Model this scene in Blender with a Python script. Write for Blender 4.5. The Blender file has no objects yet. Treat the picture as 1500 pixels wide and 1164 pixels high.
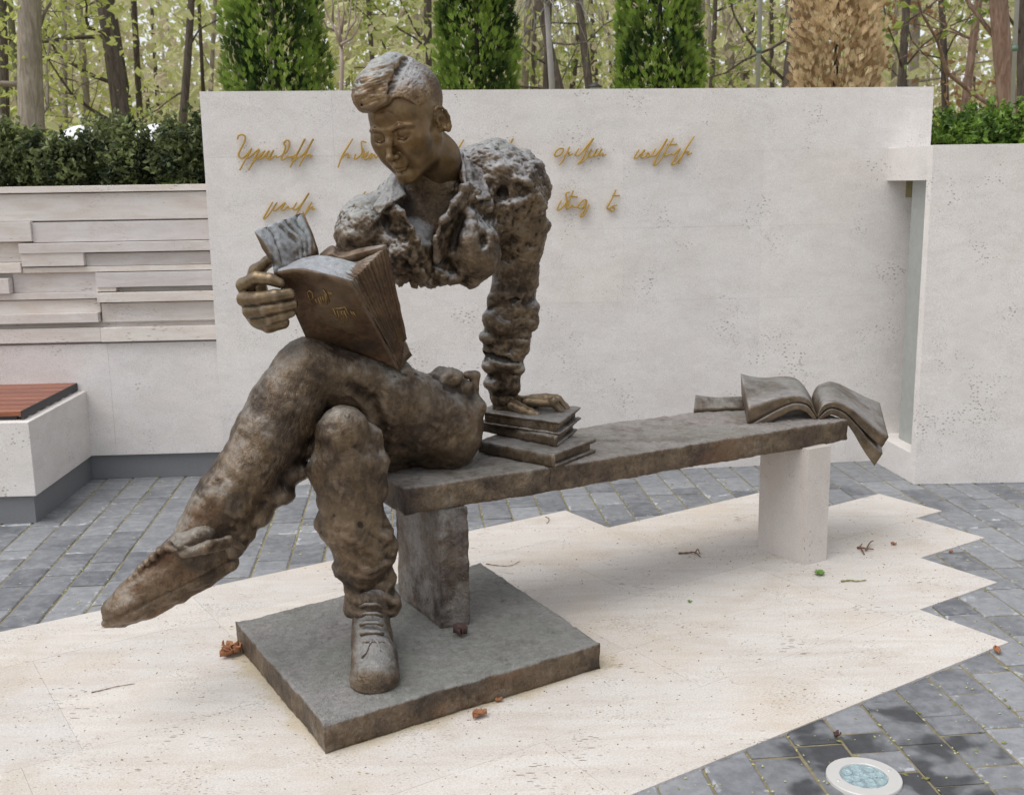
import bpy, math, random
import numpy as np
from mathutils import Vector, Matrix

R_ = math.radians
scene = bpy.context.scene
# ---------------------------------------------------------------- camera
F_PX, W_PX, H_PX = 1596.5, 1500, 1164
CAM_H, PITCH, ROLL = 1.5, R_(11.0916), R_(-0.87348)
cam_d = bpy.data.cameras.new('camera'); cam = bpy.data.objects.new('camera', cam_d)
scene.collection.objects.link(cam); scene.camera = cam
cam_d.sensor_width = 36.0; cam_d.sensor_fit = 'HORIZONTAL'; cam_d.lens = F_PX / W_PX * 36.0
cam_d.clip_start = 0.05; cam_d.clip_end = 400
_M = Matrix.Rotation(math.pi / 2 - PITCH, 3, 'X') @ Matrix.Rotation(ROLL, 3, 'Z')
cam.matrix_world = Matrix.Translation((0, 0, CAM_H)) @ _M.to_4x4()
cam_d.dof.use_dof = True; cam_d.dof.focus_distance = 3.7; cam_d.dof.aperture_fstop = 7.0
MC = np.array(_M)
# ---------------------------------------------------------------- world and sun (bright overcast)
SUN_EL, SUN_AZ = 66.0, 238.0     # azimuth of the sun, degrees clockwise from +Y
world = bpy.data.worlds.new('World'); scene.world = world; world.use_nodes = True
wn = world.node_tree; wn.nodes.clear()
sky = wn.nodes.new('ShaderNodeTexSky'); sky.sky_type = 'NISHITA'; sky.sun_disc = False
sky.sun_elevation = R_(SUN_EL); sky.sun_rotation = R_(SUN_AZ)
sky.air_density = 1.0; sky.dust_density = 4.0; sky.ozone_density = 1.0; sky.altitude = 900
hs = wn.nodes.new('ShaderNodeHueSaturation'); hs.inputs['Saturation'].default_value = 0.22
bg = wn.nodes.new('ShaderNodeBackground'); bg.inputs['Strength'].default_value = 0.135
wo = wn.nodes.new('ShaderNodeOutputWorld')
wn.links.new(sky.outputs[0], hs.inputs['Color']); wn.links.new(hs.outputs[0], bg.inputs[0]); wn.links.new(bg.outputs[0], wo.inputs[0])
sl = bpy.data.lights.new('sun', 'SUN'); sl.energy = 1.25; sl.angle = R_(60); sl.color = (1, 0.965, 0.91)
so = bpy.data.objects.new('sun', sl); scene.collection.objects.link(so)
_sd = Vector((math.sin(R_(SUN_AZ)) * math.cos(R_(SUN_EL)), math.cos(R_(SUN_AZ)) * math.cos(R_(SUN_EL)), math.sin(R_(SUN_EL))))
so.rotation_euler = _sd.to_track_quat('Z', 'Y').to_euler()
scene.view_settings.view_transform = 'Standard'; scene.view_settings.look = 'None'
scene.view_settings.exposure = 0.6; scene.view_settings.gamma = 1.0; scene.view_settings.use_curve_mapping = False
try: scene.cycles.max_bounces = 6
except Exception: pass

# ---------------------------------------------------------------- survey helpers: photo pixel -> point of the place
def _ray(px, py): return MC @ np.array([px - 750.0, -(py - 582.0), -F_PX])
_O = np.array([0, 0, CAM_H])
def ZP(px, py, z=0.0):
    d = _ray(px, py); return _O + d * (z - CAM_H) / d[2]
def P(px, py, Y):
    d = _ray(px, py); return _O + d * Y / d[1]
def PL(px, py, p0, n):
    d = _ray(px, py); return _O + d * np.dot(np.array(p0) - _O, n) / np.dot(d, n)
def RM(px, Y): return px * Y * 1.01 / F_PX

# ---------------------------------------------------------------- noise (numpy)
_rs = np.random.RandomState(7)
_perm = np.concatenate([_rs.permutation(256)] * 3).astype(np.int32)
_gr = _rs.normal(size=(256, 3)).astype(np.float32); _gr /= np.linalg.norm(_gr, axis=1)[:, None]
def noise3(p):
    p = np.asarray(p, np.float32); i = np.floor(p).astype(np.int32); f = p - i; i &= 255
    u = f * f * f * (f * (f * 6 - 15) + 10)
    out = 0
    for dx in (0, 1):
        wx = u[:, 0] if dx else 1 - u[:, 0]; a = _perm[i[:, 0] + dx]
        for dy in (0, 1):
            wy = u[:, 1] if dy else 1 - u[:, 1]; b = _perm[a + i[:, 1] + dy]
            for dz in (0, 1):
                wz = u[:, 2] if dz else 1 - u[:, 2]; h = _perm[b + i[:, 2] + dz]
                g = _gr[h]
                out = out + wx * wy * wz * (g[:, 0] * (f[:, 0] - dx) + g[:, 1] * (f[:, 1] - dy) + g[:, 2] * (f[:, 2] - dz))
    return out * 1.5
def fbm(p, f, o=3, g=0.5):
    p = np.asarray(p, np.float32); s = 0; a = 1.0
    for k in range(o): s = s + a * noise3(p * f + 17.3 * k); f *= 2.07; a *= g
    return s
def ridge(p, f, o=3, g=0.5):
    s = 0; a = 1.0; p = np.asarray(p, np.float32)
    for k in range(o): s = s + a * (1 - 2.2 * np.abs(noise3(p * f + 9.1 * k))); f *= 2.1; a *= g
    return s

# ---------------------------------------------------------------- signed distance sculpting
class Vol:
    def __init__(s, lo, hi, h):
        s.lo = np.array(lo, float); s.h = h
        s.n = np.ceil((np.array(hi) - s.lo) / h).astype(int) + 1
        s.d = np.full(s.n, 1.0, np.float32)
    def box(s, lo, hi):
        a = np.clip(np.floor((np.array(lo) - s.lo) / s.h).astype(int), 0, s.n); b = np.clip(np.ceil((np.array(hi) - s.lo) / s.h).astype(int) + 1, 0, s.n)
        if np.any(b <= a): return None
        sl = tuple(slice(int(x), int(y)) for x, y in zip(a, b))
        g = [(s.lo[k] + s.h * np.arange(a[k], b[k])).astype(np.float32) for k in range(3)]
        return sl, g[0][:, None, None], g[1][None, :, None], g[2][None, None, :]
    def op(s, fn, lo, hi, k, sub=False):
        m = k + 4 * s.h
        r = s.box(np.array(lo) - m, np.array(hi) + m)
        if r is None: return
        sl, X, Y, Z = r; b = fn(X, Y, Z); a = s.d[sl]
        if sub:
            b = -b
            if k > 0:
                h = np.maximum(k - np.abs(a - b), 0) / k; s.d[sl] = np.maximum(a, b) + h * h * k * 0.25
            else: s.d[sl] = np.maximum(a, b)
        else:
            if k > 0:
                h = np.maximum(k - np.abs(a - b), 0) / k; s.d[sl] = np.minimum(a, b) - h * h * k * 0.25
            else: s.d[sl] = np.minimum(a, b)
    def cone(s, a, b, ra, rb, k=0.02, sub=False):
        a = np.array(a, float); b = np.array(b, float); v = b - a; L2 = max(float(v @ v), 1e-9)
        def fn(X, Y, Z):
            t = np.clip(((X - a[0]) * v[0] + (Y - a[1]) * v[1] + (Z - a[2]) * v[2]) / L2, 0, 1)
            return np.sqrt((X - a[0] - t * v[0]) ** 2 + (Y - a[1] - t * v[1]) ** 2 + (Z - a[2] - t * v[2]) ** 2) - (ra + (rb - ra) * t)
        r = max(ra, rb); s.op(fn, np.minimum(a, b) - r, np.maximum(a, b) + r, k, sub)
    def chain(s, pts, k=0.02, sub=False):
        for (a, ra), (b, rb) in zip(pts[:-1], pts[1:]): s.cone(a, b, ra, rb, k, sub)
    def ell(s, c, r, k=0.02, rot=None, sub=False):
        c = np.array(c, float); r = np.array(r, float); Q = np.eye(3) if rot is None else np.array(rot)
        def fn(X, Y, Z):
            x, y, z = X - c[0], Y - c[1], Z - c[2]
            if rot is not None: x, y, z = (x * Q[0, i] + y * Q[1, i] + z * Q[2, i] for i in range(3))
            k0 = np.sqrt((x / r[0]) ** 2 + (y / r[1]) ** 2 + (z / r[2]) ** 2)
            k1 = np.sqrt((x / r[0] ** 2) ** 2 + (y / r[1] ** 2) ** 2 + (z / r[2] ** 2) ** 2) + 1e-6
            return k0 * (k0 - 1) / k1
        m = r.max() if rot is not None else r
        s.op(fn, c - m, c + m, k, sub)
    def tri(s, a, b, c, th, k=0.01, sub=False):
        a, b, c = (np.array(q, float) for q in (a, b, c))
        ba, cb, ac = b - a, c - b, a - c; nor = np.cross(ba, ac)
        def fn(X, Y, Z):
            def D(v, w): return v[0] * w[0] + v[1] * w[1] + v[2] * w[2]
            pa = (X - a[0], Y - a[1], Z - a[2]); pb = (X - b[0], Y - b[1], Z - b[2]); pc = (X - c[0], Y - c[1], Z - c[2])
            sg = np.sign(D(np.cross(ba, nor), pa)) + np.sign(D(np.cross(cb, nor), pb)) + np.sign(D(np.cross(ac, nor), pc))
            def seg(e, q):
                t = np.clip(D(e, q) / (e @ e), 0, 1); return (e[0] * t - q[0]) ** 2 + (e[1] * t - q[1]) ** 2 + (e[2] * t - q[2]) ** 2
            d1 = np.minimum(np.minimum(seg(ba, pa), seg(cb, pb)), seg(ac, pc)); d2 = D(nor, pa) ** 2 / (nor @ nor)
            return np.sqrt(np.where(sg < 2, d1, d2)) - th
        s.op(fn, np.min([a, b, c], 0) - th, np.max([a, b, c], 0) + th, k, sub)
    def mesh(s):
        d = s.d; ins = d < 0
        n = [x - 1 for x in s.n]
        cnt = np.zeros(n, np.int8)
        for i in (0, 1):
            for j in (0, 1):
                for k in (0, 1): cnt += ins[i:i + n[0], j:j + n[1], k:k + n[2]]
        act = (cnt > 0) & (cnt < 8); idx = np.full(n, -1, np.int64); ii = np.argwhere(act); idx[act] = np.arange(len(ii))
        acc = np.zeros((len(ii), 3)); w = np.zeros(len(ii))
        cor = {}
        for i in (0, 1):
            for j in (0, 1):
                for k in (0, 1): cor[i, j, k] = d[ii[:, 0] + i, ii[:, 1] + j, ii[:, 2] + k].astype(float)
        for A in cor:
            for ax in range(3):
                if A[ax]: continue
                B = list(A); B[ax] = 1; B = tuple(B); u, v = cor[A], cor[B]; m = (u < 0) != (v < 0)
                t = np.where(m, u / np.where(m, u - v, 1), 0)
                q = np.tile(np.array(A, float), (len(ii), 1)); q[:, ax] += t
                acc += q * m[:, None]; w += m
        V = s.lo + (ii + acc / w[:, None]) * s.h
        quads = []
        for ax in range(3):
            o1, o2 = (ax + 1) % 3, (ax + 2) % 3
            sh = [slice(None)] * 3; sh[ax] = slice(0, n[ax]); s1 = [slice(1, n[k]) for k in range(3)]; s1[ax] = slice(0, n[ax])
            s2 = list(s1); s2[ax] = slice(1, n[ax] + 1)
            a, b = ins[tuple(s1)], ins[tuple(s2)]; e = np.argwhere(a != b)
            if not len(e): continue
            fl = a[e[:, 0], e[:, 1], e[:, 2]]
            g = e.copy(); g[:, o1] += 1; g[:, o2] += 1
            def at(d1, d2):
                h = g.copy(); h[:, o1] += d1; h[:, o2] += d2; return idx[h[:, 0], h[:, 1], h[:, 2]]
            q = np.stack([at(-1, -1), at(0, -1), at(0, 0), at(-1, 0)], 1)
            q[~fl] = q[~fl][:, ::-1]; quads.append(q)
        Q = np.concatenate(quads); Q = Q[(Q >= 0).all(1)]
        return V, Q
def normals(V, Q):
    n = np.cross(V[Q[:, 2]] - V[Q[:, 0]], V[Q[:, 3]] - V[Q[:, 1]]); N = np.zeros_like(V)
    for k in range(3):
        for c in range(3): N[:, c] += np.bincount(Q[:, k], n[:, c], len(V))
    for c in range(3): N[:, c] += np.bincount(Q[:, 3], n[:, c], len(V))
    return N / (np.linalg.norm(N, axis=1)[:, None] + 1e-12)

# ---------------------------------------------------------------- object helpers
def link(o, parent=None):
    scene.collection.objects.link(o)
    if parent is not None: o.parent = parent
    return o
def tag(o, label=None, cat=None, group=None, kind=None):
    if label: o['label'] = label
    if cat: o['category'] = cat
    if group: o['group'] = group
    if kind: o['kind'] = kind
    return o
def empty(name, loc=(0, 0, 0), rz=0):
    o = bpy.data.objects.new(name, None); o.location = loc; o.rotation_euler = (0, 0, rz); o.empty_display_size = 0.1
    return link(o)
def np_mesh(name, V, Fc, mat, smooth=True, attr=None):
    """V (n,3); Fc (m,3|4) array, or list of arrays of either width."""
    me = bpy.data.meshes.new(name); V = np.asarray(V, np.float32)
    if not isinstance(Fc, list): Fc = [Fc]
    Fc = [np.asarray(f, np.int32) for f in Fc if len(f)]
    tot = np.concatenate([np.full(len(f), f.shape[1], np.int32) for f in Fc]); li = np.concatenate([f.ravel() for f in Fc])
    me.vertices.add(len(V)); me.vertices.foreach_set('co', V.ravel())
    me.loops.add(len(li)); me.loops.foreach_set('vertex_index', li)
    me.polygons.add(len(tot)); me.polygons.foreach_set('loop_start', np.concatenate([[0], np.cumsum(tot)[:-1]]).astype(np.int32))
    me.polygons.foreach_set('use_smooth', np.full(len(tot), smooth))
    me.update(calc_edges=True)
    if attr is not None:
        for k, v in attr.items():
            a = me.attributes.new(k, 'FLOAT', 'POINT'); a.data.foreach_set('value', np.asarray(v, np.float32))
    me.validate()
    if mat: me.materials.append(mat)
    return me
def ob(name, me, parent=None, loc=None):
    o = bpy.data.objects.new(name, me); link(o, parent)
    if loc is not None: o.location = loc
    return o
class MB:
    def __init__(s): s.v = []; s.f = []
    def poly(s, pts, faces):
        b = len(s.v); s.v += [tuple(map(float, p)) for p in pts]; s.f += [tuple(b + i for i in f) for f in faces]
    def box(s, lo, hi, bev=0.0):
        x0, y0, z0 = lo; x1, y1, z1 = hi
        if bev <= 0:
            s.poly([(x0, y0, z0), (x1, y0, z0), (x1, y1, z0), (x0, y1, z0), (x0, y0, z1), (x1, y0, z1), (x1, y1, z1), (x0, y1, z1)],
                   [(0, 3, 2, 1), (4, 5, 6, 7), (0, 1, 5, 4), (1, 2, 6, 5), (2, 3, 7, 6), (3, 0, 4, 7)])
            return
        import bmesh
        bm = bmesh.new(); r = bmesh.ops.create_cube(bm, size=1.0)
        for v in bm.verts: v.co = Vector(((x0 + x1) / 2 + v.co.x * (x1 - x0), (y0 + y1) / 2 + v.co.y * (y1 - y0), (z0 + z1) / 2 + v.co.z * (z1 - z0)))
        bmesh.ops.bevel(bm, geom=bm.edges[:], offset=bev, segments=1, affect='EDGES')
        bm.verts.index_update(); s.poly([v.co for v in bm.verts], [[v.index for v in f.verts] for f in bm.faces]); bm.free()
    def tube(s, pts, rs, n=8, cap=True):
        pts = [Vector(p) for p in pts]; b = len(s.v); up = Vector((0.13, 0.27, 0.95))
        for i, p in enumerate(pts):
            t = (pts[min(i + 1, len(pts) - 1)] - pts[max(i - 1, 0)]).normalized(); u = t.cross(up)
            if u.length < 0.05: u = t.cross(Vector((1, 0, 0)))
            u.normalize(); w = t.cross(u); r = rs[i] if hasattr(rs, '__len__') else rs
            for k in range(n):
                a = 2 * math.pi * k / n; s.v.append(tuple(p + u * (r * math.cos(a)) + w * (r * math.sin(a))))
        for i in range(len(pts) - 1):
            for k in range(n):
                s.f.append((b + i * n + k, b + i * n + (k + 1) % n, b + (i + 1) * n + (k + 1) % n, b + (i + 1) * n + k))
        if cap:
            s.f.append(tuple(b + k for k in range(n))[::-1]); e = b + (len(pts) - 1) * n; s.f.append(tuple(e + k for k in range(n)))
    def mesh(s, name, mat, smooth=False):
        me = bpy.data.meshes.new(name); me.from_pydata(s.v, [], s.f)
        if mat: me.materials.append(mat)
        if smooth: me.polygons.foreach_set('use_smooth', [True] * len(me.polygons))
        me.update(); return me
    def build(s, name, mat, parent=None, smooth=False): return ob(name, s.mesh(name, mat, smooth), parent)

# ---------------------------------------------------------------- materials
class NT:
    def __init__(s, name):
        s.m = bpy.data.materials.new(name); s.m.use_nodes = True; s.t = s.m.node_tree; s.t.nodes.clear()
        s.b = s.t.nodes.new('ShaderNodeBsdfPrincipled'); s.o = s.t.nodes.new('ShaderNodeOutputMaterial'); s.l(s.b.outputs[0], s.o.inputs[0])
        s.co = s.t.nodes.new('ShaderNodeTexCoord')
    def l(s, a, b): s.t.links.new(a, b)
    def set(s, k, v):
        i = s.b.inputs[k]
        if isinstance(v, (int, float)): i.default_value = v
        elif isinstance(v, tuple): i.default_value = (*v, 1) if len(v) == 3 else v
        else: s.l(v, i)
    def put(s, sock, v):
        if isinstance(v, (int, float)): sock.default_value = v
        elif isinstance(v, tuple): sock.default_value = (*v, 1) if len(v) == 3 and sock.type == 'RGBA' else v
        else: s.l(v, sock)
    def vec(s, scale=(1, 1, 1), rot=(0, 0, 0), world=False):
        m = s.t.nodes.new('ShaderNodeMapping'); m.inputs['Scale'].default_value = scale; m.inputs['Rotation'].default_value = rot
        if world: src = s.t.nodes.new('ShaderNodeNewGeometry').outputs['Position']
        else: src = s.co.outputs['Object']
        s.l(src, m.inputs[0]); return m.outputs[0]
    def noise(s, v, scale, detail=4, rough=0.55, dist=0.0):
        n = s.t.nodes.new('ShaderNodeTexNoise'); n.inputs['Scale'].default_value = scale; n.inputs['Detail'].default_value = detail
        n.inputs['Roughness'].default_value = rough; n.inputs['Distortion'].default_value = dist; s.l(v, n.inputs['Vector']); return n.outputs['Fac']
    def voro(s, v, scale, feat='F1', out='Distance', rnd=1.0):
        n = s.t.nodes.new('ShaderNodeTexVoronoi'); n.feature = feat; n.inputs['Scale'].default_value = scale; n.inputs['Randomness'].default_value = rnd
        s.l(v, n.inputs['Vector']); return n.outputs[out]
    def ramp(s, f, a, b, lo=0.0, hi=1.0):
        n = s.t.nodes.new('ShaderNodeMapRange'); n.interpolation_type = 'SMOOTHSTEP'; s.l(f, n.inputs['Value'])
        for k, v in zip(('From Min', 'From Max', 'To Min', 'To Max'), (a, b, lo, hi)): n.inputs[k].default_value = v
        return n.outputs[0]
    def mix(s, f, a, b, mode='MIX'):
        n = s.t.nodes.new('ShaderNodeMix'); n.data_type = 'RGBA'; n.blend_type = mode
        s.put(n.inputs[0], f); s.put(n.inputs[6], a); s.put(n.inputs[7], b); return n.outputs[2]
    def math(s, op, a, b=0.0, c=None):
        n = s.t.nodes.new('ShaderNodeMath'); n.operation = op; s.put(n.inputs[0], a); s.put(n.inputs[1], b)
        if c is not None: s.put(n.inputs[2], c)
        return n.outputs[0]
    def bump(s, h, dist, strength=1.0, prev=None):
        n = s.t.nodes.new('ShaderNodeBump'); n.inputs['Distance'].default_value = dist; n.inputs['Strength'].default_value = strength
        s.l(h, n.inputs['Height'])
        if prev is not None: s.l(prev, n.inputs['Normal'])
        return n.outputs[0]
    def rnd(s):
        n = s.t.nodes.new('ShaderNodeObjectInfo'); return n.outputs['Random']
    def attr(s, name):
        n = s.t.nodes.new('ShaderNodeAttribute'); n.attribute_name = name; return n.outputs['Fac']
    def upz(s):
        g = s.t.nodes.new('ShaderNodeNewGeometry'); x = s.t.nodes.new('ShaderNodeSeparateXYZ'); s.l(g.outputs['Normal'], x.inputs[0]); return x.outputs['Z']

def stone(name, base, vein, pit, streak=(1, 1, 3), rot=(0, 0, 0), pits=1.0, stain=0.25, rough=0.6, var=0.06, pitscale=1.0, dirt=(0.45, 0.33, 0.2), world=True, pitmix=0.8, grain=0.12, extra=None):
    t = NT(name); v = t.vec((1, 1, 1), rot, world=world); vs = t.vec(streak, rot, world=world)
    n1 = t.noise(v, 1.6, 5, 0.6); n2 = t.noise(vs, 9, 6, 0.65, 0.6); n3 = t.noise(v, 5, 3)
    c = t.mix(t.ramp(n2, 0.35, 0.7), base, vein)
    c = t.mix(t.math('MULTIPLY', t.ramp(n1, 0.5, 0.72), stain), c, dirt, 'MIX')
    hv = t.mix(t.rnd(), (1 - var, 1 - var, 1 - var * 0.8), (1 + var * 0.4, 1 + var * 0.3, 1 + var * 0.1)); c = t.mix(1.0, c, hv, 'MULTIPLY')
    vp = t.vec(tuple(a * 38 * pitscale for a in streak), rot, world=world)
    vd = t.voro(vp, 1.0); m = t.noise(v, 4.5, 3, 0.6); thr = t.ramp(m, 0.44, 0.75, 0.0, 0.30)
    p1 = t.ramp(t.math('SUBTRACT', vd, thr), -0.06, 0.03, 1.0, 0.0)
    vp2 = t.vec(tuple(a * 95 * pitscale for a in streak), rot, world=world)
    vd2 = t.voro(vp2, 1.0); thr2 = t.ramp(n3, 0.4, 0.7, 0.05, 0.26); p2 = t.ramp(t.math('SUBTRACT', vd2, thr2), -0.08, 0.03, 0.75, 0.0)
    pp = t.math('MULTIPLY', t.math('MAXIMUM', p1, p2), pits)
    c = t.mix(t.math('MULTIPLY', pp, pitmix), c, pit)
    cl = t.noise(v, 2.7, 6, 0.7, 0.8); c = t.mix(0.35, c, t.mix(t.ramp(cl, 0.3, 0.7), (0.90, 0.885, 0.87), (1.06, 1.05, 1.05)), 'MULTIPLY')
    if extra is not None: c = extra(t, c)
    fine = t.noise(v, 180, 3, 0.7)
    c = t.mix(grain, c, t.mix(t.ramp(fine, 0.25, 0.75), (0.45, 0.43, 0.40), (1.2, 1.2, 1.2)), 'MULTIPLY')
    t.set('Base Color', c); t.set('Roughness', rough); t.set('Specular IOR Level', 0.3)
    h = t.math('SUBTRACT', t.math('MULTIPLY', fine, 0.12), pp); t.set('Normal', t.bump(h, 0.003, 0.7)); return t.m

def bronze(name, up_grey=0.8, brown=(0.105, 0.062, 0.034), gold=(0.30, 0.20, 0.10), grey=(0.26, 0.26, 0.265), dark=(0.022, 0.017, 0.014), fine=1.0, rough=0.47, bias=0.0, metal=0.6, up0=-0.1, up1=0.95, strokes=1.0, rust=0.25, mott=1.0):
    t = NT(name); v = t.vec(world=True); n1 = t.noise(v, 7, 5, 0.62); n2 = t.noise(v, 22, 5, 0.65, 0.4); n3 = t.noise(v, 3.2, 3)
    c = t.mix(t.ramp(n1, 0.35, 0.68), brown, gold)
    c = t.mix(t.ramp(n2, 0.50, 0.30, 0.0, 0.45 * mott), c, dark)
    n4 = t.noise(v, 48, 4, 0.7, 0.8); c = t.mix(0.2 + 0.35 * mott, c, t.mix(t.ramp(n4, 0.32, 0.68), (0.45, 0.43, 0.42), (1.35, 1.32, 1.28)), 'MULTIPLY')
    c = t.mix(t.math('MULTIPLY', t.ramp(n3, 0.56, 0.70), rust), c, (0.27, 0.12, 0.06)); n6 = t.noise(v, 5.1, 3); c = t.mix(t.ramp(n6, 0.50, 0.64, 0.0, 0.45 * mott), c, (0.215, 0.160, 0.105)); c = t.mix(t.ramp(n6, 0.46, 0.34, 0.0, 0.5 * mott), c, (0.040, 0.034, 0.032))
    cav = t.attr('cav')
    c = t.mix(t.ramp(cav, 0.25, 1.3, 0.0, 0.35), c, (0.33, 0.25, 0.18)); c = t.mix(t.ramp(cav, -0.2, -1.2, 0.0, 0.8), c, dark)  # worn ridges lighter; crevices darkened as patina and as painted fold shade
    up = t.ramp(t.upz(), up0, up1); g = t.math('MULTIPLY', up, up_grey)  # grey patina on upward faces, strengthened to paint sky light into the colour
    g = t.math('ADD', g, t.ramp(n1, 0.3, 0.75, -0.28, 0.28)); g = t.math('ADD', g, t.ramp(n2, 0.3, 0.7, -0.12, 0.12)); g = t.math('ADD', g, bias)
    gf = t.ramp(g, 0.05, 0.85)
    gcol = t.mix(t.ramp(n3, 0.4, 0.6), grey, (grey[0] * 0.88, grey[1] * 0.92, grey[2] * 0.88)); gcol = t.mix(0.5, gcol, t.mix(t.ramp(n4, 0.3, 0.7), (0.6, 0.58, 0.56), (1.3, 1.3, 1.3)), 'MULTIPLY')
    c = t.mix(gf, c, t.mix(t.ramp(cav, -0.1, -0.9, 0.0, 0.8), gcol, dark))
    t.set('Base Color', c); t.set('Metallic', t.math('SUBTRACT', metal, t.math('MULTIPLY', gf, metal * 0.62)))
    t.set('Roughness', t.math('ADD', t.math('MULTIPLY', n2, 0.22), t.math('ADD', rough - 0.11, t.math('MULTIPLY', gf, 0.12))))
    f1 = t.noise(t.vec((1, 1, 0.45), (0.5, 0.4, 0.3), world=True), 85, 4, 0.6, 2.2); f2 = t.noise(v, 210, 3, 0.6)
    f0 = t.noise(v, 28, 5, 0.65, 1.5); b = t.bump(f0, 0.010 * strokes, 0.35 * fine); b = t.bump(f1, 0.005 * strokes, 0.6 * fine, b); b = t.bump(f2, 0.002, 0.6 * fine, b); t.set('Normal', b); return t.m

def plain(name, col, rough=0.6, metal=0.0, nz=0.15, scale=30, bump=0.0, spec=0.5):
    t = NT(name); v = t.vec(); n = t.noise(v, scale, 4)
    c = t.mix(n, tuple(x * (1 - nz) for x in col), tuple(min(1, x * (1 + nz)) for x in col)); t.set('Base Color', c)
    t.set('Roughness', rough); t.set('Metallic', metal); t.set('Specular IOR Level', spec)
    if bump: t.set('Normal', t.bump(n, bump, 0.6))
    return t.m
# ================================================================ SETTING
WY = R_(5.87)
WD = np.array([math.cos(WY), math.sin(WY), 0]); WN = np.array([math.sin(WY), -math.cos(WY), 0])
W0 = ZP(1109, 682)
M_wall = stone('wall_travertine', (0.80, 0.773, 0.752), (0.735, 0.705, 0.68), (0.30, 0.265, 0.25), streak=(0.8, 0.8, 1.6), grain=0.3, pits=1.0, stain=0.16, dirt=(0.68, 0.57, 0.49), var=0.045, pitscale=1.5, pitmix=0.75)
M_strip = stone('strip_travertine', (0.75, 0.72, 0.695), (0.66, 0.60, 0.555), (0.25, 0.19, 0.15), streak=(0.5, 0.5, 3.0), pits=0.8, stain=0.35, var=0.16, dirt=(0.56, 0.43, 0.33))
def slab_stain(t, c):
    # yellowish run-off stain hugging the bronze slab
    m = t.t.nodes.new('ShaderNodeMapping'); m.vector_type = 'TEXTURE'; m.inputs['Location'].default_value = (-0.327, 3.31, 0); m.inputs['Rotation'].default_value = (0, 0, R_(32.5))
    g = t.t.nodes.new('ShaderNodeNewGeometry'); t.l(g.outputs['Position'], m.inputs[0]); x = t.t.nodes.new('ShaderNodeSeparateXYZ'); t.l(m.outputs[0], x.inputs[0])
    ax = t.math('SUBTRACT', t.math('ABSOLUTE', x.outputs['X']), 0.46); ay = t.math('SUBTRACT', t.math('ABSOLUTE', x.outputs['Y']), 0.405); d = t.math('MAXIMUM', ax, ay)
    n = t.noise(t.vec(world=True), 9, 4, 0.6); d = t.math('ADD', d, t.math('MULTIPLY', t.math('SUBTRACT', n, 0.5), 0.16))
    c = t.mix(t.ramp(d, 0.07, 0.0, 0.0, 0.6), c, (0.50, 0.40, 0.22))
    gr = t.noise(t.vec(world=True), 3.3, 5, 0.65); c = t.mix(t.ramp(gr, 0.52, 0.72, 0.0, 0.45), c, (0.50, 0.435, 0.35)); return c
M_floor = stone('floor_travertine', (0.66, 0.635, 0.605), (0.60, 0.56, 0.515), (0.22, 0.16, 0.11), streak=(0.35, 1.9, 1), rot=(0, 0, R_(-33.2)), pits=1.0, stain=0.5, rough=0.55, pitscale=1.5, dirt=(0.60, 0.50, 0.38), extra=slab_stain, grain=0.38)
M_plinth = plain('plinth_granite', (0.19, 0.195, 0.205), 0.6, nz=0.12, scale=90)
M_alu = plain('frame_metal', (0.42, 0.44, 0.42), 0.45, 0.3)
M_base = plain('joint_sand', (0.22, 0.19, 0.115), 0.95, nz=0.4, scale=60, bump=0.004)

# ---- ground under everything
b = MB(); b.poly([(-60, -12, -0.0055), (60, -12, -0.0055), (60, 6.0, -0.0055), (-60, 6.0, -0.0055)], [(0, 1, 2, 3)])
tag(b.build('ground', M_base), kind='structure')

# ---- travertine floor field, staggered slabs
FU = np.array([math.cos(R_(33.2)), math.sin(R_(33.2))]); FV = np.array([-FU[1], FU[0]])
rows = [(3.63, 3.95, 2.872), (3.277, 3.63, 3.80), (2.93, 3.277, 4.255), (2.59, 2.93, 4.07), (2.253, 2.59, 3.64), (1.913, 2.253, 3.18), (1.57, 1.913, -0.60), (1.23, 1.57, -0.75), (0.9, 1.23, -0.9)]
# the near rows run on to the left, below the picture's edge
floor_slabs = empty('travertine_floor'); tag(floor_slabs, kind='structure')
rnd = random.Random(5)
low_end = 2.2
def slab_mesh(u0, u1, v0, v1, z=0.005):
    m = MB(); g = 0.0003
    m.box((u0 + g, v0 + g, -0.03), (u1 - g, v1 - g, z), 0.0)
    m.v = [(x * FU[0] + y * FV[0], x * FU[1] + y * FV[1], zz) for x, y, zz in m.v]; return m
for (v0, v1, ue) in rows:
    u = ue; k = 0
    while u > -1.6:
        L = rnd.choice([0.72, 0.9, 1.05, 0.6]); u0 = u - L
        if v1 < 1.95: pass
        m = slab_mesh(max(u0, -1.7), u, v0, v1, 0.005 + rnd.uniform(-0.0002, 0.0002)); m.build('slab', M_floor, floor_slabs); u = u0

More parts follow.
